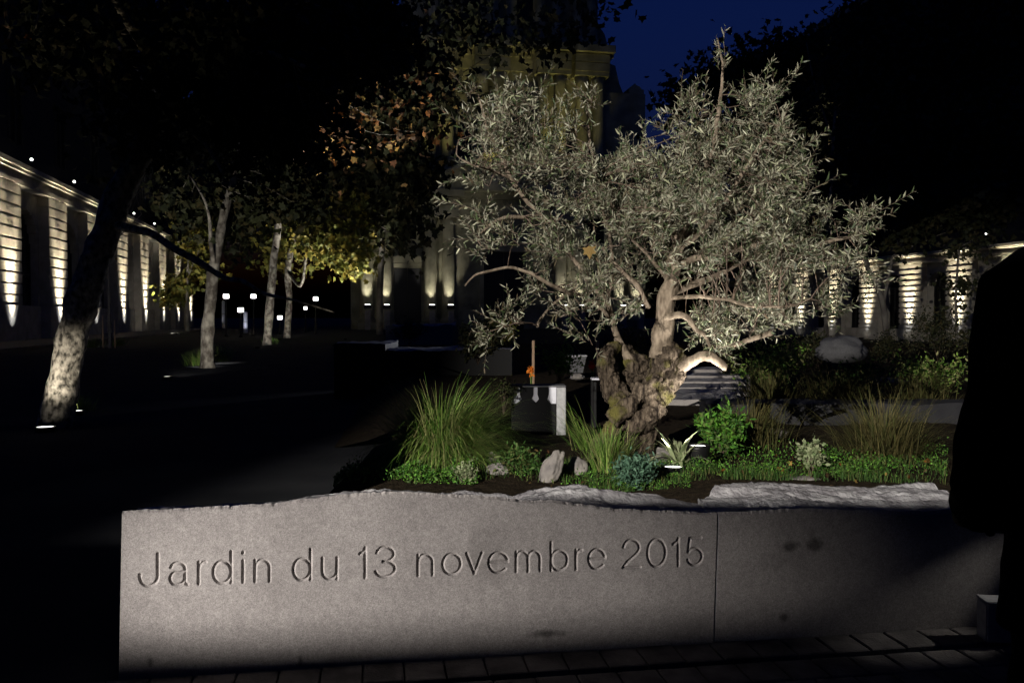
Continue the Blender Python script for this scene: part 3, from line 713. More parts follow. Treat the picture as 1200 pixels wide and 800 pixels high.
# ------------------------------------------------------------------ uplights
def uplight(label, loc, r=.09, h=.10, group='uplights set in the ground', lens='lens', tgt=None, watts=0, angle=60, color=NEUT, blend=.6, name='ground_uplight', tilt=0.):
    t = thing(name, label, 'light', loc, 0, group)
    b = MB(); b.lathe([(r*.86, -.05), (r*.95, h*.5), (r*1.05, h*.8), (r*1.08, h), (r*.93, h), (r*.9, h-.012)], 20); b.build('housing', 'metal_black', t)
    b = MB(); b.lathe([(r*.9, h-.012), (r*.6, h-.008), (.001, h-.006)], 20); b.build('lens', lens, t)
    if watts:
        l0 = Vector(loc) + Vector((0, 0, h + .01)); spot('lamp', l0, tgt, watts, angle, blend, color, r*.6)
    return t
p = at(789, 557, 5.12)
uplight('lower of the two round uplights right of the olive trunk', p, .07, .06, tgt=at(800, 300, 5.6), watts=UPL_OLIVE_W, angle=75)
p = at(818, 543, 5.35)
uplight('upper round uplight in a black housing beside the broad-leaved plant', p, .07, .12, tgt=at(870, 330, 5.55), watts=UPL_OLIVE_W, angle=75)

# ------------------------------------------------------------------ memorial plaque, steles and slabs in the middle ground
t = thing('memorial_plaque', 'low black plaque with a reflection of two people modelled on its upper band', 'plaque', at(630, 523, 7.6))
b = MB(); b.box(-.235, .165, -.03, .03, 0, .40, .004); b.build('dark_slab', 'black_stone_or_shade', t)
b = MB(); b.box(-.235, .165, -.036, -.0305, .40-.012, .535); b.build('reflection_band', 'pale_panel', t)
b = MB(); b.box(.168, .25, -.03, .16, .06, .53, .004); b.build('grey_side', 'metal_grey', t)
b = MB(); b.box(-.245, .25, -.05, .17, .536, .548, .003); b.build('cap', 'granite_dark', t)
for cx, w_ in ((-.10, .062), (.045, .05)):  # pale band and dark figures are a mirror reflection built as shapes
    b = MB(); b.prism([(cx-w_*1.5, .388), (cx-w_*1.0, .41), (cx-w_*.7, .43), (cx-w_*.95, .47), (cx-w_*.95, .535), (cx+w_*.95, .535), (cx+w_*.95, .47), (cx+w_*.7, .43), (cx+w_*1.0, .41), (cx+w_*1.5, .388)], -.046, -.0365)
    b.build('reflected_figure', 'black_stone_or_shade', t)

def slab(name, label, px0, px1, pyb, pyt, Y, thick, m='granite_dark', cat='stone slab', group=None, rz=0.0, topm=None, rough=.02):
    p0 = at(px0, pyb, Y); p1 = at(px1, pyb, Y); h = at(px0, pyt, Y).z
    z0 = min(p0.z, 0.0) if pyb > 0 else 0
    w = (p1 - p0).length
    t = thing(name, label, cat, (p0.x, p0.y, max(p0.z, 0)), rz, group)
    hh = h - max(p0.z, 0)
    b = MB(); nx = 40; nyy = 10; vs = []
    for j in range(nyy+1):
        for i in range(nx+1):
            x = w*i/nx; y = thick*j/nyy
            vs.append((x, y, hh + rough*noise.fractal(Vector((x*1.3, y*4, p0.x)), 1, 2, 4)))
    fs = [(j*(nx+1)+i, j*(nx+1)+i+1, (j+1)*(nx+1)+i+1, (j+1)*(nx+1)+i) for j in range(nyy) for i in range(nx)]
    b.add(vs, fs, True); b.build('rough_top', topm or 'granite_top', t)
    b = MB(); k = len(vs)
    v2 = [(w*i/nx, 0, vs[i][2]) for i in range(nx+1)] + [(w*i/nx, 0, 0) for i in range(nx+1)]
    b.add(v2, [(i, nx+1+i, nx+2+i, i+1) for i in range(nx)])
    v3 = [(w*i/nx, thick, vs[nyy*(nx+1)+i][2]) for i in range(nx+1)] + [(w*i/nx, thick, 0) for i in range(nx+1)]
    b.add(v3, [(i+1, nx+2+i, nx+1+i, i) for i in range(nx)])
    for i in (0, nx):
        x = w*i/nx
        b.add([(x, thick*j/nyy, vs[j*(nx+1)+i][2]) for j in range(nyy+1)] + [(x, thick, 0), (x, 0, 0)], [tuple(range(nyy+3))])
    b.build('stone_side', m, t); return t
slab('granite_block', 'long granite block, side coloured black for shade, pale top, behind the big grass tuft', 392, 452, 530, 403, 15.0, 1.7, m='black_stone_or_shade', rough=.05)  # block side coloured near black to stand for its shade
slab('granite_block', 'granite block right of the pale topped one, its side coloured black for shade', 453, 600, 528, 410, 15.0, 1.5, m='black_stone_or_shade', rough=.06)
slab('granite_block', 'low dark granite block crossing behind the brownish grass mound', 832, 1260, 540, 473, 8.6, .5, m='slate', topm='slate')
slab('granite_block', 'pale broken granite block far down the path in front of the church', 452, 530, 404, 382, 30, 3.0, rough=.15)
for i in range(6):
    Y = 10.6 + i*.8; y_t = 468 - i*7
    slab('stone_step', ['lowest', 'second', 'third', 'fourth', 'fifth', 'topmost'][i] + ' of the low grey stone steps seen right of the olive trunk', 770, 880, y_t + 9, y_t, Y, .8,
         cat='step', group='grey stone steps behind the olive', m='granite', rough=.012)
# a mast stele and pale bench behind the plaque
t = thing('information_stele', 'narrow grey stele with a bent top, standing between plaque and olive trunk', 'stele', at(696, 500, 7.9))
b = MB(); b.box(-.03, -.012, -.05, .05, 0, .44, .003); b.build('dark_post', 'black_stone_or_shade', t)
b = MB(); b.box(-.009, .018, -.05, .05, 0, .42, .003); b.build('post', 'metal_black', t)
b = MB(); b.box(-.028, .075, -.08, .08, .441, .456, .003); b.build('sloping_head', 'pale_panel', t)
t = thing('planter', 'tapered grey planter seen behind the plaque, below the crown', 'planter', at(675, 436, 14))
b = MB(); b.prism([(-.12, 0), (.10, 0), (.16, .26), (-.19, .26)], -.14, .14); b.build('pot', 'granite_dark', t)
b = MB(); b.box(-.2, .17, -.16, .16, .262, .285, .004); b.build('rim', 'metal_grey', t)
rock('pale rounded stone under the tapered planter', 676, 442, 13.5, .24, .10, .2, 5.5)
for px, lab in ((625, 'left wooden stake with orange flowers at its foot'), (700, 'right wooden stake with red flowers at its foot')):
    t = thing('wooden_stake', lab, 'stake', at(px, 458, 12.5))
    b = MB(); b.tube([(0, 0, -.1), (0, 0, .74)], .022, 8); b.build('pole', 'wood', t)
n = 60; c0 = np.array(at(622, 431, 12.0))
for (px, py, mm, lab) in ((622, 432, 'flower_orange', 'orange flowers at the foot of the left stake'), (694, 426, 'flower_red', 'red flowers at the foot of the right stake')):
    t = thing('flower', lab, 'flowers', at(px, py+25, 12.0))
    sb = MB()
    for k in range(5): sb.tube([(0, 0, -.1), (random.uniform(-.04, .04), 0, random.uniform(.2, .3))], .004, 4)
    sb.build('stem', 'blade', t)
    P = rng.normal(0, 1, (n, 3))*[.014, .014, .03] + [0, 0, .28]; V, Fc = leaves(P, rng.normal(size=(n, 3)), np.full(n, .05), np.full(n, .03))
    np_mesh('petals', V, Fc, mm, t)

# background planting
bushes = [(480,405,20,.9,.8,900,'leaf_dark','dark shrub at the left of the far planting'),(560,425,15,.9,.8,1300,'leaf_dark','dark shrub hanging over the shade-dark granite block'),
 (655,448,11,.6,.55,900,'leaf_green','green shrub just behind the black plaque'),(590,420,16,.7,.9,900,'leaf_gold','yellowish shrub under the left side of the crown'),
 (910,470,10.5,1.3,.75,2200,'blade','wide dull green shrub right of the stone steps'),(860,450,14,.9,.7,900,'leaf_dark','small dark shrub by the stone steps'),
 (1000,470,11,1.3,.55,1800,'blade_lawn','low spreading shrub below the lit right facade'),(1090,470,11.5,1.2,.75,2000,'blade','dull shrub beside the dark figure'),
 (960,430,20,1.8,.9,1500,'leaf_dark','dark hedge-like shrub in front of the lit facade piers'),(1100,425,19,1.9,1.2,1800,'leaf_dark','tall dark shrub under the rightmost facade pier'),
 (1040,425,24,1.9,.9,1300,'leaf_dark','dark shrub between two lit facade piers'),(735,440,13,.9,.8,900,'leaf_dark','dark shrub right behind the olive trunk')]
for k, (px, py, Y, w_, h_, n_, m_, lab) in enumerate(bushes):
    bush('shrub', lab, px, py, Y, w_, h_, n_, m_, 'shrub', .07 if Y > 12 else .05, .45, group='shrubs in the garden behind', stems=14)
for (px, py, Y, lab) in ((905, 478, 9.6, 'dull grass clump standing behind the low block, nearest the steps'), (985, 482, 9.4, 'middle one of the dull grass clumps behind the low block'), (1075, 484, 9.6, 'dull grass clump behind the low block, nearest the dark figure')):
    g = at(px, py, Y)
    tuft('grass_tuft', lab, (g.x, g.y, g.z), 700, .55, .2, .007, 'blade_rust', 'ornamental grass', (.05, .8), .9, group='grass clumps behind the low block')
# a patch of flat pale slabs in the planting on the right
rock('pale flat slab of rock lying in the shrubs at the right', 1035, 447, 13, .7, .1, .6, 2.9)
rock('grey broken boulder in front of the second facade pier', 985, 420, 18, 1.1, .55, .8, 5.2, m='granite_dark')
# raised mid garden ground
b = MB(); nx, ny = 60, 30; vs = []
for j in range(ny+1):
    for i in range(nx+1):
        x = -2.0 + 26*i/nx; y = 9.4 + 32*j/ny
        t_ = min(1, max(0, (x + 1.8 + 0.05*(y-9))/.8)); z = .34 + .08*min(1, (y-9.4)/3) - .25*max(0, min(1, (y-16)/8))
        vs.append((x - .10*(y-9), y, (z + .08*noise.noise(Vector((x*.5, y*.5, 0))))*t_ - .02))
b.add(vs, [(j*(nx+1)+i, j*(nx+1)+i+1, (j+1)*(nx+1)+i+1, (j+1)*(nx+1)+i) for j in range(ny) for i in range(nx)], True)
props(b.build('terrain', 'soil'), kind='structure')

# ------------------------------------------------------------------ buildings with uplit rusticated piers
UX, UY = -.205/1.0208, 1/1.0208
ANG = math.atan2(UY, UX)
def building(label, offx, sgn, s0, s1, piers, bay, wp, zc, htot, course, watts, lit, colr, plinth, offy=0, ang=None):
    """local x runs along the street, local y*sgn points at the square"""
    ang = ANG if ang is None else ang
    t = thing('building', label, 'building', (offx, offy, 0), ang)
    def B_(b, x0, x1, y0, y1, z0, z1):
        ya, yb = sorted((y0*sgn, y1*sgn)); b.box(x0, x1, ya, yb, z0, z1)
    pr_ = .6 if wp > 3 else .35
    ch = zc*.115                                         # cornice height
    zp = zc - ch
    b = MB(); B_(b, s0, s1, -12, -.95, 0, htot-.3); b.build('rear_mass', 'limestone', t)
    # plinth
    b = MB(); B_(b, s0, s1, -.5, .12, 0, plinth); b.build('plinth', 'limestone', t)
    wallm = MB()
    for k, s in enumerate(piers):
        pr = MB(); z = plinth + .01; B_(pr, s - wp/2 - .1, s + wp/2 + .1, -.1, pr_ + .06, 0, plinth)
        while z < zp - .1:
            z2 = min(z + course - .07, zp)
            pr.box(s - wp/2, s + wp/2, *sorted((-.1*sgn, pr_*sgn)), z, z2, .03) if k < 40 else None
            B_(pr, s - wp/2 + .04, s + wp/2 - .04, -.15, pr_-.09, z2 - .005, z2 + .08)
            z += course
        pr.build('pier', 'limestone', t)
        # bay to the right: jambs, arch spandrel, window
        a0, a1 = s + wp/2, s + bay - wp/2
        if a1 > s1: break
        wo = (a1 - a0)*.455; cx = (a0+a1)/2; zs = zp - wo - zc*.10
        B_(wallm, a0, cx - wo, -.5, 0, plinth, zp); B_(wallm, cx + wo, a1, -.5, 0, plinth, zp)
        nn = 14
        for q in range(nn):
            xa = cx - wo + 2*wo*q/nn; xb = cx - wo + 2*wo*(q+1)/nn; xm = (xa+xb)/2
            za = zs + math.sqrt(max(0, wo*wo - (xm-cx)**2)); B_(wallm, xa, xb, -.5, 0, za, zp)
        wf = MB(); fw = wo*.09
        for q in range(5):
            xx = cx - wo + 2*wo*q/4; B_(wf, max(xx-fw/2, cx-wo), min(xx+fw/2, cx+wo), -.48, -.42, plinth, zs + math.sqrt(max(.0, wo*wo-(min(abs(xx-cx), wo))**2)))
        for zz in (plinth+.05, plinth + (zs-plinth)*.5, zs): B_(wf, cx - wo, cx + wo, -.478, -.418, zz, zz+fw)
        w = wf.build('window', 'frame_dark', t)
        gl = MB(); B_(gl, cx - wo, cx + wo, -.55, -.5, plinth, zp); gl.build('pane', 'glass_dark', w)
        # upper floor windows
        for lv in range(1, 3):
            z0 = zc + (htot-zc)*(.12 + .44*(lv-1)); z1 = z0 + (htot-zc)*.28
            wf = MB(); B_(wf, cx-wo*.55, cx-wo*.45, -.46, -.34, z0, z1); B_(wf, cx+wo*.45, cx+wo*.55, -.46, -.34, z0, z1)
            B_(wf, cx-.05, cx+.05, -.46, -.36, z0, z1); B_(wf, cx-wo*.6, cx+wo*.6, -.47, -.30, z1, z1+.2)
            w = wf.build('window', 'frame_dark', t)
            gl = MB(); B_(gl, cx-wo*.45, cx+wo*.45, -.46, -.44, z0, z1); gl.build('pane', 'glass_dark', w)
    B_(wallm, piers[0], s1, -.62, -.3, zp-.5, zp-.03)
    wallm.build('arcade_wall', 'limestone', t)
    b = MB()
    B_(b, s0, s1, -.5, pr_+.08, zp, zp + ch*.22); B_(b, s0, s1, -.5, pr_-.04, zp + ch*.22, zp + ch*.62)
    B_(b, s0, s1, -.5, pr_+.2, zp + ch*.62, zp + ch*.76); B_(b, s0, s1, -.5, pr_+.36, zp + ch*.76, zp + ch)
    b.build('cornice', 'limestone', t)
    b = MB(); B_(b, s0, s1, -.95, -.47, zc, htot); b.build('upper_wall', M['slate'], t)
    b = MB(); B_(b, s0, s1, -.95, .1, htot, htot+.5); b.build('roof_cornice', 'limestone', t)
    # lamps at the foot of the piers
    R_ = Matrix.Rotation(ANG, 4, 'Z')
    for k, s in enumerate(piers):
        if k >= lit: break
        loc = R_ @ Vector((s, sgn*(1.35 if wp > 3 else .82), 0)) + Vector((offx, 0, 0))
        tg = R_ @ Vector((s, sgn*pr_, zc*1.0)) + Vector((offx, 0, 0))
        wds = ['nearest', 'second', 'third', 'fourth', 'fifth', 'sixth', 'seventh', 'eighth', 'ninth']
        uplight('%s pier lamp along the foot of the %s' % (wds[k] if k < 9 else 'far', colr), loc, .16, .10, group='lamps at the foot of the %s piers' % colr,
                lens='lens', tgt=tg, watts=watts, angle=30, color=FAC, blend=1.0)
        spot('lamp', loc + Vector((0, 0, .12)), R_ @ Vector((s, sgn*pr_, zc*.5)) + Vector((offx, 0, 0)), watts*.11*random.uniform(.75, 1.3), 42, 1.0, FAC, .08)
        spot('lamp', loc + Vector((0, 0, .12)), R_ @ Vector((s, sgn*pr_, zc*.3)) + Vector((offx, 0, 0)), watts*.006, 60, 1.0, COOL, .08)
        # a small lamp over the cornice
    return t
b = MB(); Rm = Matrix.Rotation(ANG, 4, 'Z'); b.add([tuple(Rm @ Vector(v) + Vector((-18.5, 0, 0))) for v in ((20, -4.6, .12), (112, -4.6, .12), (112, 0, .12), (20, 0, .12), (20, -4.6, 0), (112, -4.6, 0))], [(3, 2, 1, 0), (0, 1, 5, 4)])
props(b.build('pavement', 'paver'), kind='structure')
pl = [47.7 + 8.4*k for k in range(-1, 8)]
building('long left building with bands of lit rusticated piers and dark arches', -18.5, -1, 34, 112, pl, 8.4, 3.7, 10.05, 24, .62, FACADE_W, 9, 'left facade', 2.1)
prt = [64.8 - 4.1*k for k in range(-2, 8)][::-1]
building('right building glimpsed behind the olive, with lit rusticated piers', 34.8, 1, 30, 78, prt, 4.1, 2.1, 5.2, 22, .33, FACADE_R_W, 9, 'right facade', .7)

building('broad stone building added unseen behind the viewer to block low sky', -30, 1, -15, 75, [-10 + 8.4*k for k in range(10)], 8.4, 3.7, 9, 24, .62, 0, 0, 'added rear facade', 2.1, -34, 0.0)  # unseen mass added to cut the sky light from behind
def small_lamp(px, py, Y, label, r=.10, group='small lamps above the cornices'):
    t = thing('wall_lamp', label, 'light', at(px, py, Y), 0, group)
    b = MB(); b.lathe([(r*.2, -r*2.2), (r*.4, -r*1.4), (r, -r*1.0), (r*1.1, -r*.9)], 10); b.build('bracket', 'metal_black', t)
    b = MB(); b.lathe([(.001, -r), (r*.8, -r*.5), (r*.9, 0), (r*.7, r*.6), (.001, r)], 10); b.build('bulb', 'lens', t)
for px, py, Y, lab in ((37,187,50,'cornice lamp nearest the picture edge on the left facade'),(87,213,58,'second small lamp above the left cornice'),(157,250,74,'third small lamp above the left cornice, right of the leaning trunk'),(181,262,84,'farthest small lamp above the left cornice'),
                       (1095,282,49,'small lamp above the right cornice, over the dark bay'),(1156,274,45,'small lamp above the right cornice nearest the dark figure'),(1041,291,54,'faint lamp above the right cornice behind the olive twigs')):
    small_lamp(px, py, Y, lab, .10 if Y > 55 or px < 500 else .08)

# ------------------------------------------------------------------ church
CY = 100.0
cc = at(590, 385, CY)
ch = thing('church', 'tall classical church front closing the square, columns dimly lit yellow', 'church', (cc.x, CY, 0), math.atan2(.205, 1))
k_ = .1   # metres per pixel at that depth
def cz(py): return (371 - py)*k_ + EYE
def ccol(xp, z0, z1, r, m='church_stone'):
    b = MB(); h = z1-z0
    b.box(xp-r*1.45, xp+r*1.45, -r*1.45-.9, r*1.45-.9, z0, z0+r*1.1)
    b.lathe([(r*1.35, r*1.1), (r*1.35, r*1.5), (r*1.05, r*1.8), (r, r*2.1), (r*.98, h*.5), (r*.86, h-r*2.4), (r*.92, h-r*2.2), (r*.9, h-r*2.0), (r*1.3, h-r*.7)], 18, (xp, -.9, z0))
    b.box(xp-r*1.5, xp+r*1.5, -r*1.5-.9, r*1.5-.9, z0+h-r*.7, z1)
    return b.build('column', m, ch)
def tier(z0, z1, hw, cols, r, ent):
    b = MB(); b.box(-hw, hw, 0, 6, z0, z1); b.build('wall', 'church_stone', ch)
    for x in cols: ccol(x, z0, z1-ent, r)
    b = MB(); zt = z1-ent
    b.box(-hw-.1, hw+.1, -.25, 6.1, zt, zt+ent*.35)
    b.box(-hw-.15, hw+.15, -.35, 6.1, zt+ent*.35+.02, zt+ent*.7)
    b.box(-hw-.7, hw+.7, -1.0, 6.2, zt+ent*.7+.02, z1)
    x_ = -hw
    while x_ < hw - .3: b.box(x_, x_+.38, -.72, -.34, zt+ent*.53, zt+ent*.695); x_ += .72
    for i in range(0, len(cols), 2):
        xa, xb = cols[i]-r*1.5, cols[i+1]+r*1.5
        b.box(xa, xb, -2.05, -.26, zt+.005, zt+ent*.34); b.box(xa-.04, xb+.04, -2.15, -.36, zt+ent*.36+.02, zt+ent*.68); b.box(xa-.5, xb+.5, -2.75, -1.01, zt+ent*.71+.02, z1-.01)
    b.build('entablature', 'church_stone', ch)
z1a, z2a = cz(228), cz(57)
C1 = [-15.8, -13.7, -8.7, -6.6, 6.6, 8.7, 13.7, 15.8]
tier(0, z1a, 17.5, C1, .75, 2.6)
C2 = [-8.7, -6.6, -2.6, -.6, 4.6, 6.6, 9.2, 11.2]
tier(z1a, z2a, 12.4, C2, .70, 2.9)
C3 = [-8.2, -6.3, -1.2, .8, 4.2, 6.2, 8.6, 10.4]
tier(z2a, z2a+16, 11.4, C3, .62, 2.4)
# ground tier pediment
b = MB(); zb = z1a
b.prism([(-10.6, zb+.02), (10.6, zb+.02), (0, zb+4.9)], -2.6, -.6)
b.build('pediment', 'church_stone', ch)
b = MB(); b.prism([(-11.1, zb+.05), (-10.6, zb+.04), (0, zb+4.95), (10.6, zb+.04), (11.1, zb+.05), (0, zb+5.55)], -3.2, -.5); b.build('raking_cornice', 'church_stone', ch)
# doors with segmental heads, niches above
for dx, wd, hg in ((-11.2, 1.55, 7.0), (0, 2.4, 9.0), (11.2, 1.55, 7.0)):
    fr = MB(); fr.box(dx-wd-.5, dx-wd, -.5, -.01, 0, hg); fr.box(dx+wd, dx+wd+.5, -.5, -.01, 0, hg); fr.box(dx-wd-.6, dx+wd+.6, -.6, -.01, hg+.01, hg+.5)
    seg = [(dx + (wd+.6)*math.cos(R(a)), hg+.55 + 1.0*math.sin(R(a))) for a in range(0, 181, 15)]
    fr.prism(seg, -.65, -.02); d = fr.build('door', 'church_stone', ch)
    lf = MB(); lf.box(dx-wd, dx-.03, -.2, -.05, 0, hg-.02); lf.box(dx+.03, dx+wd, -.2, -.05, 0, hg-.02); lf.build('door_leaf', 'frame_dark', d)
for nx_, zb_, w_, h_ in ((-11.2, 10.3, 1.0, 3.0), (11.2, 10.3, 1.0, 3.0), (2.0, z1a+5.5, 1.6, 6.5), (-4.6, z1a+4, .8, 4), (7.9, z1a+4, .7, 4), (-3.7, z2a+2.5, 1.0, 5), (2.5, z2a+2.5, 1.0, 6)):
    wf = MB(); wf.box(nx_-w_-.3, nx_-w_, -.22, -.01, zb_, zb_+h_); wf.box(nx_+w_, nx_+w_+.3, -.22, -.01, zb_, zb_+h_); wf.box(nx_-w_-.4, nx_+w_+.4, -.3, -.01, zb_+h_+.01, zb_+h_+.4)
    w = wf.build('window', 'church_stone', ch); g = MB(); g.box(nx_-w_, nx_+w_, -.06, -.012, zb_, zb_+h_-.01); g.build('pane', 'glass_dark', w)
# buttress scroll and turret at the right, stair tower at the left
b = MB(); zz = lambda py: cz(py)
xr = lambda px: (px-590)*k_
b.prism([(xr(700), zz(100)), (xr(760), zz(100)), (xr(747), zz(98)), (xr(741), zz(84)), (xr(736), zz(63)), (xr(727), zz(60)), (xr(726), zz(38)), (xr(722), zz(25)), (xr(714), zz(15)), (xr(700), zz(12))], 3.0, 5.5)
b.build('scroll_buttress', 'church_stone', ch)
b = MB(); b.box(xr(700), xr(765), .3, 9, 0, zz(103)); b.box(xr(745), xr(764), .5, 4, zz(103)+.01, zz(97))
b.prism([(xr(746), zz(97)), (xr(763), zz(97)), (xr(760), zz(93)), (xr(755), zz(91)), (xr(754), zz(89)), (xr(752), zz(91)), (xr(748), zz(94))], .8, 3.6)
b.build('side_turret', 'church_stone', ch)
b = MB(); b.box(xr(500), xr(712), 8, 16, z2a+10, z2a+32, .2); b.build('bell_tower', 'church_stone', ch)
b = MB(); b.box(xr(425), xr(765), 6.2, 40, 0, z1a+8); b.prism([(xr(430), z1a+8.01), (xr(760), z1a+8.01), (xr(595), z1a+15)], 7, 40); b.build('nave', 'slate', ch)
for i, x in enumerate((-15.8, -13.7, -8.7, -6.6, 6.6, 8.7, 13.7, 15.8)):
    Mx = Matrix.Rotation(math.atan2(.205, 1), 4, 'Z')
    loc = Mx @ Vector((x, -3.0, 0)) + Vector((cc.x, CY, 0)); tg = Mx @ Vector((x, -1.0, 6.5)) + Vector((cc.x, CY, 0))
    t = thing('floodlight', ['column floodlight farthest left', 'second column floodlight from the left', 'column floodlight right of the side door', 'column floodlight next to the portal', 'column floodlight hidden right of the portal', 'sixth column floodlight', 'seventh column floodlight', 'column floodlight farthest right'][i] + ' before the church', 'light', (loc.x, loc.y, 0), math.atan2(.205, 1), 'floodlights before the church columns')
    b = MB(); b.box(-.3, .3, -.35, .35, 0, 2.1, .05); b.build('pedestal', 'limestone', t)
    b = MB(); b.box(-.45, .45, -.2, .2, 2.3, 2.75, .05); b.build('housing', 'metal_black', t)
    b = MB(); b.box(-.3, .3, -.14, .14, 2.751, 2.82, .02); b.build('lens', 'lens', t)
    spot('lamp', loc + Vector((0, .1, 2.9)), Mx @ Vector((x, -1.6, 5.0)) + Vector((cc.x, CY, 0)), 600, 56, .8, NEUT, .15)
for x, pw, zt in ((-7.6, 1., 25), (-1.6, .8, 25), (5.6, 1.2, 25), (8.6, .5, 25), (-10, .9, 22)):
    loc = Mx @ Vector((x, -5.0, z1a+.6)) + Vector((cc.x, CY, 0)); tg = Mx @ Vector((x, -1.0, z1a+14)) + Vector((cc.x, CY, 0))
    spot('ledge_lamp', loc, tg, CHURCH_W*pw, 60, .9, SODA, .3)

# ------------------------------------------------------------------ street trees
def spline(P, rr, m=5):
    Q = []; Rr = []
    for i in range(len(P)-1):
        a, b_, c, d = P[max(i-1, 0)], P[i], P[i+1], P[min(i+2, len(P)-1)]
        for k in range(m):
            s = k/m; Q.append(.5*((2*b_) + (c-a)*s + (2*a-5*b_+4*c-d)*s*s + (3*b_-a-3*c+d)*s**3)); Rr.append(rr[i]*(1-s)+rr[i+1]*s)
    Q.append(P[-1]); Rr.append(rr[-1]); return Q, Rr
def tree(name, label, base, trunk, limbs, blobs, nleaf, lsize, leafm, bark, group='plane trees in the square', shape='lobed', clump=.35, ntwig=60):
    """trunk / limbs: lists of (px, py, depth, width px); blobs: (px, py, radius px, depth, weight)"""
    o0 = base; t = thing(name, label, 'tree', o0, 0, group)
    def path(pts):
        P = [at(p[0], p[1], p[2]) - o0 for p in pts]; rr = [p[3]*p[2]/2000. for p in pts]; return spline(P, rr)
    Q, Rr = path(trunk); b = MB(); b.tube(Q, Rr, 20, True, .28, base.x); b.build('trunk', bark, t)
    allp = list(Q[len(Q)//2:])
    for lm in limbs:
        q, r_ = path(lm); b = MB(); b.tube(q, r_, 10, True, .15, base.y); b.build('limb', bark, t); allp += q[len(q)//4:]
    if not blobs: return t
    AP = np.array([np.array(q) for q in allp])
    w = np.array([b_[4] for b_ in blobs], float); w /= w.sum()
    nc = max(20, nleaf//45); pick = rng.choice(len(blobs), nc, p=w); C = []
    for i in pick:
        bx, by, br, bd, _ = blobs[i]; v = rng.normal(size=3); v = v/np.linalg.norm(v)*random.random()**.4
        rw = br*bd/1000.; C.append(np.array(at(bx, by, bd) - o0) + v*rw*np.array([1, 1.0, 1]))
    C = np.array(C); tb = MB()
    for c in C[:ntwig]:
        dd = ((AP-c)**2).sum(1); q = AP[dd.argmin()]; ln = math.sqrt(dd.min())
        mid = (q+c)/2 + rng.normal(0, .08*ln+.01, 3); mid2 = (mid+c)/2 + rng.normal(0, .04*ln+.01, 3)
        s_ = .006*ln + .003
        tb.tube([q, mid, mid2, c], [s_, s_*.7, s_*.5, s_*.2], 5, False)
    if ntwig: tb.build('twigs', bark, t)
    k = rng.integers(0, nc, nleaf); P = C[k] + rng.normal(0, clump, (nleaf, 3)) * [1, 1, .75]
    D = rng.normal(size=(nleaf, 3)); D[:, 2] -= .5; L = lsize*rng.uniform(.55, 1.25, nleaf)
    V, Fc = lobed(P, D, L) if shape == 'lobed' else leaves(P, D, L, L*.5)
    np_mesh('crown', V, Fc, leafm, t); return t
# nearest plane tree
g1 = gr(63, 500); Y1 = g1.y
tree('plane_tree', 'nearest plane tree at the left, leaning trunk with flaking bark lit from its foot', g1,
 [(62,508,Y1,41),(66,485,Y1,36),(75,440,Y1,33),(85,395,Y1,32),(98,345,Y1,35),(112,305,Y1,34),(126,268,Y1,31),(140,230,Y1,30),(160,185,Y1,27),(185,140,Y1,24),(212,95,Y1,20),(235,45,Y1+.3,16),(250,-20,Y1+.5,13),(258,-90,Y1+.8,9)],
 [[(128,262,Y1,13),(152,268,Y1-.2,10),(178,274,Y1-.3,9),(205,292,Y1-.6,8),(232,306,Y1-.7,8),(262,325,Y1-.8,6.5),(285,330,Y1-.9,6),(310,344,Y1-1,4.5),(345,352,Y1-1.2,3),(392,366,Y1-1.3,1.5)],
  [(200,115,Y1,14),(170,60,Y1-1,11),(140,10,Y1-2,9),(110,-50,Y1-2.5,6)],
  [(212,95,Y1,12),(260,75,Y1-1,9),(310,62,Y1-1.5,7),(360,80,Y1-2,4)],
  [(196,140,Y1,8),(225,155,Y1-.5,6),(245,175,Y1-.8,5),(262,205,Y1-1,3)],
  [(140,-10,Y1-2,7),(60,-20,Y1-2.5,5),(46,15,Y1-3,2.5),(42,35,Y1-3,1.5)]],
 [(120,70,75,Y1-1,1.2),(222,45,38,Y1,.7),(300,50,70,Y1-1,1.3),(270,130,50,Y1-.5,.7),(60,30,50,Y1-2.5,.3),(370,60,60,Y1,1.2),(330,130,60,Y1-1,.8),(170,150,35,Y1,.3),(440,40,50,Y1+1,.8)],
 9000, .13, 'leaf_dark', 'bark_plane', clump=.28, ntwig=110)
# rust coloured one
g2 = gr(243, 431); Y2 = g2.y
tree('plane_tree', 'slender plane tree with grey bark, second from the left, green tuft at its foot', g2,
 [(243,436,Y2,19),(243,418,Y2,15.5),(244,380,Y2,14),(248,340,Y2,12.5),(250,315,Y2,13.5),(257,280,Y2,10.5),(264,245,Y2,9.5),(274,208,Y2,7.5),(281,175,Y2,6),(282,145,Y2,5),(276,112,Y2,5),(280,60,Y2,4),(290,10,Y2,3)],
 [[(281,186,Y2,6),(300,176,Y2-.5,5),(330,164,Y2-1,4),(362,158,Y2-1.5,2)],
  [(252,316,Y2,6),(247,285,Y2-.4,5),(246,262,Y2-.6,4),(240,235,Y2-1,3),(222,205,Y2-1,2)],
  [(276,120,Y2,5),(300,90,Y2-2,4),(350,80,Y2-4,3),(410,95,Y2-6,2.5),(450,120,Y2-8,1.5)]],
 [(330,70,50,Y2-2,.9),(280,60,45,Y2,.6),(380,50,45,Y2-2,1.1),(420,30,45,Y2,.9),(230,230,30,Y2,.3),(340,220,40,Y2+2,.7),(300,220,40,Y2+2,.7)],
 8000, .24, 'leaf_dark', 'bark_mottled', clump=.5, ntwig=80)
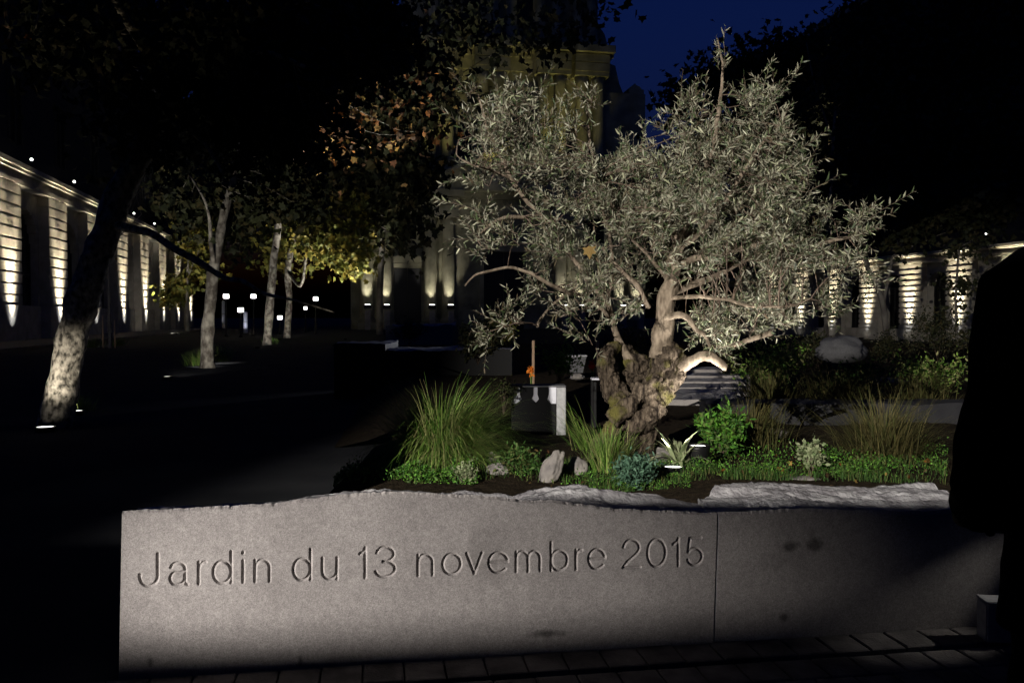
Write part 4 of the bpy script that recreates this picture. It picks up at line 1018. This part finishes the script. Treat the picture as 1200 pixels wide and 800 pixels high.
# the tree carrying the lit rust leaves (its trunk stands behind the second tree)
g3 = gr(313, 404); Y3 = g3.y
tree('plane_tree', 'pale trunked plane tree with rust brown leaves, third from the left', g3,
 [(313,406,Y3,12),(314,390,Y3,9.5),(317,350,Y3,9),(320,315,Y3,9),(325,270,Y3,8),(330,235,Y3,5),(345,180,Y3-1,3.5),(370,120,Y3-2,2.5),(400,60,Y3-3,1.5)],
 [[(325,262,Y3,5),(355,235,Y3-2,3),(390,215,Y3-4,2)]],
 [(385,85,30,Y3,.9),(395,130,30,Y3,1.0),(420,170,20,Y3,.4),(440,55,35,Y3,.4),(455,110,40,Y3+2,.4),(480,160,35,Y3+2,.2),(340,110,35,Y3,.8),(320,90,34,Y3-2,.8),(300,130,30,Y3-2,.4),(380,60,30,Y3,.5),(490,50,25,Y3+3,.15),(360,150,30,Y3,.4),(510,130,20,Y3+3,.12),(395,160,20,Y3,.5)],
 1050, .36, 'leaf_rust', 'bark_mottled', clump=1.6, ntwig=50)
g4 = gr(336, 396); Y4 = g4.y
tree('plane_tree', 'plane tree farther down the row with hanging golden green leaves', g4,
 [(336,398,Y4,9),(337,385,Y4,7.5),(339,350,Y4,7),(337,320,Y4,8),(342,290,Y4,6),(355,250,Y4,5),(370,200,Y4,4)],
 [[(338,318,Y4,4),(352,335,Y4-2,3.5),(358,305,Y4-2,3.5),(362,270,Y4-2,3)], [(345,280,Y4,4),(380,255,Y4-2,3),(415,260,Y4-3,2.5),(425,290,Y4-3,1.5)]],
 [(400,285,28,Y4-3,1.2),(415,305,18,Y4-3,.7),(370,270,26,Y4-2,1.0),(345,262,22,Y4,.6),(330,290,14,Y4,.35),(360,315,12,Y4,.2),(405,250,26,Y4-2,.6),(320,310,8,Y4,.15),(375,240,25,Y4,.5)],
 3600, .40, 'leaf_gold', 'bark_mottled', clump=.65, ntwig=50)
g5 = gr(219, 389); Y5 = g5.y
tree('plane_tree', 'thin straight trunk lit white in front of the far left facade', g5,
 [(219,390,Y5,7),(219,370,Y5,4.5),(219,345,Y5,3.5),(220,315,Y5,3),(222,290,Y5,2)], [[(220,325,Y5,2),(230,300,Y5,1.6),(240,280,Y5,1.2)]],
 [(225,285,12,Y5,.7),(235,300,12,Y5,.4),(245,320,16,Y5,.4),(230,262,8,Y5,.3),(205,345,10,Y5,.25),(215,330,14,Y5,.3)],
 1200, .5, 'leaf_gold', 'bark_grey', clump=.6, ntwig=16)
# dense dark trees that close the view: over the left and in front of the sky
gd = gr(445, 400)
tree('plane_tree', 'dark full tree between the golden leaves and the church', Vector((gd.x, 60, 0)),
 [(445,392,60,9),(445,340,60,7),(450,250,60,6),(455,150,60,5)], [[(452,200,60,4),(490,150,60,3),(520,100,58,2)]],
 [(440,90,45,58,1.1),(470,110,40,56,1.2),(485,80,20,56,.25),(440,190,45,58,1.2),(470,200,30,56,.7),(400,120,45,58,1),(470,50,18,58,.12),(545,28,22,54,.16),(590,36,20,54,.12),(640,34,22,54,.14),(685,26,18,54,.12),(530,110,18,54,.12),(400,50,24,58,.35),(430,35,18,58,.12),(460,260,30,58,.4)],
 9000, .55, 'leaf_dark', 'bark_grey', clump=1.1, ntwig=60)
tree('plane_tree', 'black leafy tree filling the gap over the far left facade', Vector((at(180, 385, 95).x, 95, 0)),
 [(180,386,95,8),(182,300,95,7),(185,200,95,6)], [],
 [(170,120,60,92,1),(225,165,40,92,.7),(300,150,60,92,1),(350,170,60,90,1),(330,90,60,92,1),(275,70,45,92,.8),(130,60,40,92,.5),(250,230,60,92,1),(330,240,60,92,1),(400,230,50,92,1),(390,90,60,92,1),(140,10,30,92,.4),(330,20,50,90,.6)],
 9000, 1.1, 'leaf_dark', 'bark_grey', clump=2.0, ntwig=40)
# right side
tree('broadleaf_tree', 'dark bushy tree rising right of the church turret', Vector((at(900, 390, 62).x, 62, 0)),
 [(884,392,62,8),(885,370,62,7),(890,300,62,6),(895,200,62,5)], [],
 [(800,115,18,60,.35),(830,110,22,60,.5),(860,85,28,60,.7),(900,95,40,60,1.1),(930,70,28,60,.6),(945,110,35,60,.8),(880,170,60,62,1.3),(820,190,45,62,1),(960,180,55,62,1.2),(900,260,60,62,1.2),(800,280,50,62,1),(980,260,50,62,1),(720,230,40,64,.4)],
 10000, .5, 'leaf_dark', 'bark_grey', group='dark trees on the right', clump=1.0, ntwig=60)
tree('broadleaf_tree', 'big black tree filling the upper right corner', Vector((at(1040, 396, 34).x, 34, 0)),
 [(1040,398,34,7),(1035,360,34,6.5),(1026,330,34,6),(1015,305,34,5),(1020,250,34,5),(1050,150,34,5)], [[(1034,358,34,5),(1040,330,34,4),(1046,300,34,3)], [(912,396,34,4),(910,370,34,3.5),(915,340,34,3)]],
 [(1050,40,55,33,1),(1120,50,60,33,1.2),(1180,80,60,33,1.1),(1060,130,60,33,1.3),(1130,150,60,33,1.3),(1020,90,35,33,.6),(1190,180,50,33,1),(1030,200,50,34,1),(1100,225,45,33,1.1),(1160,230,35,33,.8),(1010,20,28,33,.3),(1140,-5,50,33,.8),(1200,20,50,33,.9),(1060,265,20,33,.3),(1010,255,20,34,.3)],
 15000, .27, 'leaf_dark', 'bark_grey', group='dark trees on the right', clump=.55, ntwig=110)
tree('broadleaf_tree', 'sparse twiggy tree against the blue sky left of the corner tree', Vector((at(968, 396, 45).x, 45, 0)),
 [(968,398,45,6),(970,300,45,5),(975,200,45,4),(980,100,45,3),(985,30,45,2)], [[(977,170,45,2.5),(955,100,45,2),(945,50,45,1)],[(980,110,45,2),(1000,60,45,1.5),(1005,20,45,1)],[(978,140,45,2),(995,100,45,1.5),(1000,70,45,1)]],
 [(975,70,38,45,1),(1000,35,25,45,.5),(955,110,30,45,.5),(990,120,25,45,.6)],
 1100, .3, 'leaf_dark', 'bark_grey', group='dark trees on the right', clump=.5, ntwig=180)
# small ivy in front of the rightmost pier
tree('young_tree', 'thin young tree in front of the rightmost lit pier', Vector((at(1120, 400, 30).x, 30, 0)),
 [(1122,405,30,3),(1120,350,30,2.5),(1124,290,30,2)], [],
 [(1120,330,20,30,.6),(1125,360,18,30,.5),(1150,285,22,30,.6),(1115,300,15,30,.4),(1130,395,22,30,.6)], 500, .16, 'leaf_dark', 'bark_grey', group='young trees', clump=.22, ntwig=24)
# sapling with stakes
gs = gr(127, 408)
sp = tree('young_tree', 'staked sapling behind the leaning trunk, in front of the left facade', gs,
 [(129,410,gs.y,4),(128,360,gs.y,3),(127,290,gs.y,2)], [], [(160,210,20,gs.y,.5),(128,300,14,gs.y,.3)], 130, .12, 'leaf_rust', 'bark_grey', group='young trees', clump=.3, ntwig=26)
for dx, hh in ((-.24, 1.5), (.30, 1.3)):
    b = MB(); b.tube([(dx, 0, -.1), (dx, 0, hh)], .035, 8); b.build('stake', 'wood', sp)
# unseen trees added over the viewer to shut out most of the night sky
for x_, y_, lab in ((-4.6, -3.5, 'plane tree added left of the viewer, its unseen crown blocking sky light'), (5.2, -2.5, 'plane tree added right of the viewer, its unseen crown blocking sky light')):
    o_ = Vector((x_, y_, 0)); t = thing('plane_tree', lab, 'tree', o_, 0, 'plane trees in the square')  # unseen trees added to block sky light
    q, r_ = spline([Vector(v) for v in ((0,0,-.1), (.05,0,1.2), (.1,.1,3.2), (0,.2,5.6), (.1,.1,8.5))], [.34, .26, .23, .18, .08]); b = MB(); b.tube(q, r_, 18, True, .25, x_); b.build('trunk', 'bark_plane', t)
    C = np.stack([rng.uniform(-6.5, 6.5, 130), rng.uniform(-7, 10, 130), rng.uniform(7.2, 10.5, 130)], 1)
    b = MB()
    for c in C[:60]: b.tube([(0, .15, 5.4), c*.5 + [0, 0, 3.0], c], [.06, .035, .012], 5, False)
    b.build('twigs', 'bark_grey', t)
    n_ = 15000; k = rng.integers(0, 130, n_); P = C[k] + rng.normal(0, .62, (n_, 3)); P[:, 2] = np.maximum(P[:, 2], 6.9)
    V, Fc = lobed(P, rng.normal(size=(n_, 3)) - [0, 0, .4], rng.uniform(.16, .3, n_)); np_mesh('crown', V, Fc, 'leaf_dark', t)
# in-ground lights and lit grass at the tree feet
p = gr(64, 503); spl = uplight('bright round uplight right at the foot of the leaning plane tree', (p.x, p.y-.22, 0), .125, .07)
spot('lamp', (p.x-.1, p.y-.95, .10), at(78, 425, Y1), 160, 40, .8, NEUT, .08)
p = gr(91, 486); uplight('second uplight in the grass behind the leaning plane tree', (p.x, p.y, 0), .10, .07)
spot('lamp', (p.x, p.y, .12), (p.x+.1, p.y+.1, 3), 22, 110, .8, NEUT, .05)
GT = [(92, 481, .28, 'lit grass behind the foot of the leaning plane tree'), (108, 407, .6, 'lit grass left of the staked sapling'), (138, 405, .5, 'lit grass right of the staked sapling'),
      (234, 428, .55, 'lit grass on the left of the grey plane trunk'), (258, 423, .6, 'lit grass on the right of the grey plane trunk'), (315, 403, .5, 'small lit grass at the foot of the pale trunk')]
for px, py, L, lab in GT:
    g = gr(px, py)
    tuft('grass_tuft', lab, (g.x, g.y, 0), 420, L, .12 + .12*L, .007+.006*L, 'blade', 'ornamental grass', (.05, .9), .9, group='grass clumps at the tree feet')
for px, py, lab, w_, tg in ((238, 437, 'uplight in front of the grey plane trunk', 1100, at(248, 335, Y2)), (112, 410, 'uplight by the staked sapling', 40, at(112, 350, gs.y)), (318, 406, 'uplight at the foot of the pale trunk', 1600, at(318, 340, Y3)),
                            (339, 397, 'uplight at the foot of the farther plane tree', 900, at(338, 350, Y4)), (220, 391, 'uplight at the foot of the thin white lit trunk', 700, at(219, 360, Y5))):
    g = gr(px, py); uplight(lab, (g.x, g.y - 2.3, 0), .12, .08, lens='lens_far', tgt=tg, watts=w_, angle=70, color=NEUT)
for px, py, w_ in ((236, 430, 110), (257, 426, 140), (110, 406, 150), (137, 404, 60), (316, 403, 120)):
    g = gr(px, py); spot('lamp', (g.x, g.y-.25, .62), (g.x, g.y+.1, 0.1), w_*.35, 80, .9, NEUT, .05)  # spots without fixtures, added above the tufts to brighten the grass
# uplights added out of sight below the crowns to brighten their leaves
for (px, py, Y, tgt, w_, ang, c_) in ((405, 398, 54, at(385, 275, 57), 5500, 76, NEUT), (392, 405, 42, at(400, 120, 46), 10000, 66, NEUT), (212, 391, 70, at(230, 300, 80), 5000, 40, NEUT), (-400, 560, 7.4, at(30, 30, 8.5), 160, 34, WARM)):
    g = at(px, py, Y); uplight('uplight added out of sight to brighten the %s' % {212:'light green leaves',-400:'topmost left leaves',405:'golden leaves',392:'rust leaves'}[px], (g.x, g.y, 0), .1, .06, tgt=tgt, watts=w_, angle=ang, color=c_, lens='lens_far')
# lit autumn leaves close to the camera at the top left
P = np.array([at(px, py, 8.5) for px, py in ((22,4),(30,8),(18,14),(30,50),(36,52),(50,48),(58,33),(12,37),(3,12),(17,45),(24,2))]) + rng.normal(0, .03, (11, 3))
n = len(P); t = thing('leafy_branch', 'thin branch with a few lit yellow leaves in the top left corner', 'branch', at(42, 20, 8.5))
b = MB(); o0 = t.location
b.tube([at(46,-40,8.5)-o0, at(47,-5,8.5)-o0, at(47,18,8.5)-o0, at(42,30,8.5)-o0, at(35,40,8.5)-o0], [.012,.009,.007,.005,.003], 6); b.tube([at(47,18,8.5)-o0, at(54,26,8.5)-o0, at(58,33,8.5)-o0], [.005,.004,.002], 5); b.build('twigs', 'bark_grey', t)
V, Fc = lobed(P - np.array(o0), rng.normal(size=(n, 3))*[1,.4,1]-[0,0,.8], rng.uniform(.06, .11, n)); np_mesh('leaves', V, Fc, 'leaf_rust', t)

# ------------------------------------------------------------------ far lanterns and bollards
LN = [(265,347,62,'leftmost of the far square lanterns'),(297,347,66,'far lantern between the two plane trunks, upper'),(282,363,60,'lower lantern beside the white bollard'),(328,372,70,'low lantern between the two farther trunks'),
      (370,350,68,'rightmost far lantern under the golden leaves'),(358,361,80,'faint small lantern left of the rightmost one')]
for px, py, Y, lab in LN:
    p = at(px, py, Y); t = thing('lantern', lab, 'street lamp', (p.x, p.y, 0), 0, 'lanterns far down the square')
    z = p.z; b = MB(); b.lathe([(.16, 0), (.14, .1), (.06, .2), (.045, z-.35), (.09, z-.2)], 10); b.build('post', 'metal_black', t)
    s_ = .17 if px != 358 else .13
    b = MB(); b.box(-s_, s_, -s_, s_, z-.16, z+.14, .02); b.build('lantern_glass', 'lens', t)
    b = MB(); b.prism([(-s_*1.3, z+.142), (s_*1.3, z+.142), (s_*.3, z+.28), (-s_*.3, z+.28)], -s_*1.2, s_*1.2); b.build('lantern_cap', 'metal_black', t)
for px, py0, py1, lab in ((262, 352, 385, 'dim grey bollard under the leftmost lantern'), (288, 365, 390, 'white lit bollard under the lower lantern')):
    g = gr(px, py1); h = at(px, py0, g.y).z
    t = thing('bollard', lab, 'bollard', (g.x, g.y, 0), 0, 'bollards down the square')
    b = MB(); b.lathe([(.22, 0), (.2, .1), (.18, h*.9), (.2, h*.93), (.12, h)], 14); b.build('post', 'pale_panel', t)
    b = MB(); b.lathe([(.185, h*.5), (.20, h*.505), (.20, h*.54), (.185, h*.545)], 14); b.build('ring', 'metal_grey', t)
    spot('lamp', (g.x, g.y-1.2, .15), (g.x, g.y, h*.6), 60 if px > 270 else 20, 60, .8, COOL, .05)

# ------------------------------------------------------------------ small pale box on the paving
u_, _ = wall_uz(1142, 745)
t = thing('utility_box', 'small pale grey box standing on the paving beside the dark figure', 'box', wall_pt(u_-.07, -.10, .030), math.atan2(WU.y, WU.x) - .25)
b = MB(); b.box(0, .17, -.10, 0, 0, .17, .006); b.build('case', 'metal_grey', t)
b = MB(); b.box(-.003, .173, -.103, .003, .1705, .18, .003); b.build('lid', 'metal_grey', t)

# ------------------------------------------------------------------ person at the right edge
def skin(name, joints, edges, m, parent=None, sub=2):
    """joints: list of (x, y, z, rx, ry)"""
    me = bpy.data.meshes.new(name); me.from_pydata([j[:3] for j in joints], edges, [])
    o = new_obj(name, me, m, parent)
    bm = bmesh.new(); bm.from_mesh(me); ly = bm.verts.layers.skin.verify()
    for v, j in zip(bm.verts, joints): v[ly].radius = (j[3], j[4]); v[ly].use_root = (v.index == 0)
    bm.to_mesh(me); bm.free()
    md = o.modifiers.new('skin', 'SKIN'); md.use_smooth_shade = True
    sb = o.modifiers.new('sub', 'SUBSURF'); sb.levels = sub; sb.render_levels = sub
    return o
# local frame: person at (px_, py_), z up, facing away from camera (+y)
person = skin('person', [
 (0,0,1.00,.12,.09),(0,.0,1.16,.11,.08),(0,.0,1.36,.12,.09),(0,.01,1.47,.09,.07),(0,.02,1.60,.055,.055),(0,.035,1.70,.07,.085),(0,.04,1.79,.075,.09),(0,.03,1.85,.045,.06),   # 0-7 spine, head
 (-.17,0,1.455,.045,.045),(-.21,-.015,1.33,.032,.032),(-.24,-.035,1.20,.028,.028),(-.20,.10,1.12,.026,.026),(-.17,.21,1.06,.028,.03),(-.15,.26,1.055,.022,.035), # 8-13 left arm bent
 (.17,0,1.455,.045,.045),(.21,-.015,1.33,.032,.032),(.24,-.035,1.20,.028,.028),(.20,.10,1.12,.026,.026),(.17,.21,1.05,.028,.03),(.15,.26,1.045,.022,.035),      # 14-19 right arm
 (-.10,0,.92,.095,.10),(-.11,.01,.52,.062,.065),(-.115,-.01,.30,.055,.058),(-.12,-.01,.09,.04,.045),(-.125,.10,.045,.04,.035),(-.13,.17,.035,.035,.025),       # 20-25 left leg
 (.10,0,.92,.095,.10),(.11,.01,.52,.062,.065),(.115,-.01,.30,.055,.058),(.12,-.01,.09,.04,.045),(.125,.10,.045,.04,.035),(.13,.17,.035,.035,.025)],
 [(0,1),(1,2),(2,3),(3,4),(4,5),(5,6),(6,7),(3,8),(8,9),(9,10),(10,11),(11,12),(12,13),(3,14),(14,15),(15,16),(16,17),(17,18),(18,19),
  (0,20),(20,21),(21,22),(22,23),(23,24),(24,25),(0,26),(26,27),(27,28),(28,29),(29,30),(30,31)], 'skin')
props(person, 'person in black seen from behind at the right edge, elbow bent, against the light', 'person')
for sx in (-1, 1):     # fingers closed on each other in front
    for k in range(4):
        skin('hand', [(sx*(.145-.012*k), .27, 1.072-.018*k, .011, .011), (sx*(.12-.012*k), .315, 1.07-.018*k, .0095, .0095), (sx*(.085-.012*k), .34, 1.062-.018*k, .009, .009), (sx*(.05-.012*k), .345, 1.05-.018*k, .008, .008)], [(0,1),(1,2),(2,3)], 'skin', person, 1)
def loft(b, secs, n=24):
    """secs: (x, y, z, rx, ry) rings"""
    vs = [(x + rx*math.cos(2*math.pi*j/n), y + ry*math.sin(2*math.pi*j/n), z) for x, y, z, rx, ry in secs for j in range(n)]
    k = len(secs); b.add(vs, [(i*n+j, i*n+(j+1)%n, (i+1)*n+(j+1)%n, (i+1)*n+j) for i in range(k-1) for j in range(n)] + [tuple(range(n))[::-1], tuple((k-1)*n+j for j in range(n))], True)
def sewn(name, b, m, voxel=.011):
    o = b.build(name, m, person); r_ = o.modifiers.new('remesh', 'REMESH'); r_.mode = 'VOXEL'; r_.voxel_size = voxel; r_.use_smooth_shade = True
    f = o.modifiers.new('smooth', 'SMOOTH'); f.iterations = 4
    tx = bpy.data.textures.new('folds', 'CLOUDS'); tx.noise_scale = .12; d_ = o.modifiers.new('folds', 'DISPLACE'); d_.texture = tx; d_.strength = .022; d_.mid_level = .5
    return o
b = MB()
loft(b, [(0,0,.93,.205,.15),(0,0,1.0,.20,.15),(0,0,1.12,.185,.14),(0,0,1.28,.20,.145),(0,0,1.40,.205,.14),(0,.005,1.48,.17,.115),(0,.01,1.54,.10,.085),(0,.015,1.60,.078,.078),(0,.018,1.635,.08,.08)])
for sx in (-1, 1):
    b.tube([(sx*.15, 0, 1.475), (sx*.195, -.005, 1.45), (sx*.215, -.015, 1.34), (sx*.245, -.04, 1.22), (sx*.235, -.01, 1.16), (sx*.20, .10, 1.11), (sx*.16, .20, 1.075)], [.05, .058, .05, .047, .046, .043, .04], 14)
sewn('coat', b, 'cloth_black')
b = MB(); loft(b, [(0,0,.85,.185,.135),(0,0,.96,.18,.13),(0,0,1.0,.17,.12)])
for sx in (-1, 1): b.tube([(sx*.09, 0, .92), (sx*.10, 0, .80), (sx*.112, .01, .52), (sx*.118, -.01, .28), (sx*.12, -.01, .08)], [.09, .098, .075, .065, .062], 14)
sewn('trousers', b, 'cloth_black')
skin('hair', [(0,-.012,1.635,.075,.05),(0,-.008,1.71,.094,.068),(0,-.005,1.79,.098,.088),(0,.02,1.855,.088,.085),(0,.07,1.875,.06,.04)], [(0,1),(1,2),(2,3),(3,4)], 'hair', person)
for sx in (-1, 1):
    skin('shoe', [(sx*.12, -.04, .045, .045, .04), (sx*.125, .08, .045, .05, .04), (sx*.13, .20, .035, .045, .028)], [(0,1),(1,2)], 'cloth_black', person, 1)
# face: on the far side, towards +y
fb = MB(); fb.lathe([(.001, -.02), (.014, -.012), (.011, .01), (.005, .03)], 8, (0, .135, 1.72)); fb.build('nose', 'skin', person)
for sx in (-1, 1):
    b = MB(); b.lathe([(.001, -.03), (.012, -.02), (.016, .0), (.012, .025), (.001, .032)], 8, (sx*.08, .035, 1.73)); b.build('ear', 'skin', person)
    b = MB(); b.lathe([(.001, -.01), (.009, -.005), (.009, .005), (.001, .01)], 8, (sx*.03, .118, 1.755)); b.build('eye', 'pale_panel', person)
b = MB(); b.tube([(-.022, .117, 1.675), (0, .125, 1.673), (.022, .117, 1.675)], .005, 6); b.build('mouth', 'skin', person)
person.location = (.97, 1.30, 0.0); person.rotation_euler = (0, 0, R(-6)); person.scale = (1, 1, 1.03)

# ------------------------------------------------------------------ the two floodlights behind the camera
def flood(label, loc, target, watts, angle, color, radius, block_d, block_w, block_drop, blend=.3, rz=None):
    """projector with an added plate below that cuts the beam"""
    loc = Vector(loc); d = (Vector(target) - loc); hd = Vector((d.x, d.y, 0)).normalized(); rz = math.atan2(hd.y, hd.x) - math.pi/2 if rz is None else rz
    t = thing('floodlight', label, 'light', (loc.x, loc.y, 0), rz, 'projectors lighting the garden')
    b = MB(); b.lathe([(.14, 0), (.05, .05), (.035, max(.1, loc.z - .25))], 12); b.build('pole', 'metal_black', t)
    b = MB(); b.box(-block_w/2, block_w/2, -.12, block_d, loc.z - block_drop - .02, loc.z - block_drop); b.build('beam_blocker', 'metal_black', t)  # oversized unseen plate added to block the lower beam
    b = MB(); b.box(-block_w/2, block_w/2, -.16, -.122, loc.z - block_drop - .02, loc.z + .2); b.build('housing', 'metal_black', t)
    spot('lamp', loc, target, watts, angle, blend, color, radius)
    return t
# wall wash from the left, an added blocker keeps the foot of the wall and the paving dark
LW_ = Vector((-4.1, .75, .68)); mid = wall_pt(.90, 0, .38)
dist = 4.2; flood('low projector on a post to the left, behind the camera', LW_, mid + Vector((0, 0, .0)), WASH_W, 22, (1, .94, .88), .026, .45, 3.4, .45*(.68-.20)/((LW_ - A).dot(WN)), 1.0, math.atan2(WU.y, WU.x) - .06)
# key high behind the camera: an added blocker shades the paving and the wall's front
KL = Vector((-7.5, -11, 6.0))
flood('mast projector behind the camera on the left', KL, at(775, 305, 5.6), KEY_W, 27, (1, .94, .84), .012, 2.804, 6.0, 1.03, .5, math.atan2(WU.y, WU.x) - .13)

t = thing('fill_light', 'short fill light added to brighten the pale topped granite block', 'light', (at(545, 400, 20).x, 20, 0))
b = MB(); b.lathe([(.06, 0), (.05, 1.05), (.10, 1.06), (.10, 1.16), (.02, 1.2)], 12); b.build('post', 'metal_black', t)
spot('lamp', (at(545, 400, 20).x, 19.7, 1.45), (at(430, 400, 16).x, 16, .95), 110, 50, .8, COOL, .05)  # added only to brighten the block top

u_, _ = wall_uz(1240, 740)
lp = wall_pt(u_, -.12, 0)
t = thing('fill_light', 'low fill light added past the right end of the paving', 'light', (lp.x + .5, lp.y, 0))
b = MB(); b.lathe([(.05, 0), (.045, .85), (.07, .86), (.07, .93), (.02, .95)], 12); b.build('post', 'metal_black', t)
u2, _ = wall_uz(1060, 745); q2 = wall_pt(u2, -.10, .02)
spot('lamp', (lp.x + .40, lp.y - .02, .90), q2, 20, 22, .9, NEUT, .02)  # unseen lamp added to skim light over the paving

t = thing('fill_light', 'tiny fill light added behind the big grass tuft, shining on the plaque', 'light', (-.58, 6.4, .42))
b = MB(); b.lathe([(.03, -.05), (.025, .06), (.04, .065), (.04, .09), (.01, .1)], 12); b.build('post', 'metal_black', t)
spot('lamp', (-.56, 6.42, .54), (.22, 7.6, .74), 32, 46, .8, NEUT, .02)  # added to brighten the plaque face
lq = Mx @ Vector((-9, -12, 1.0)) + Vector((cc.x, CY, 0))
t = thing('floodlight', 'low fill light added before the side door to brighten the pediment', 'light', (lq.x, lq.y, 0), 0, 'floodlights before the church columns')
b = MB(); b.box(-.3, .3, -.2, .2, 0, .7, .05); b.build('housing', 'metal_black', t)
spot('lamp', lq, Mx @ Vector((-5, -2, 17)) + Vector((cc.x, CY, 0)), 1500, 40, .9, NEUT, .2)  # extra lamp added for the light on the pediment
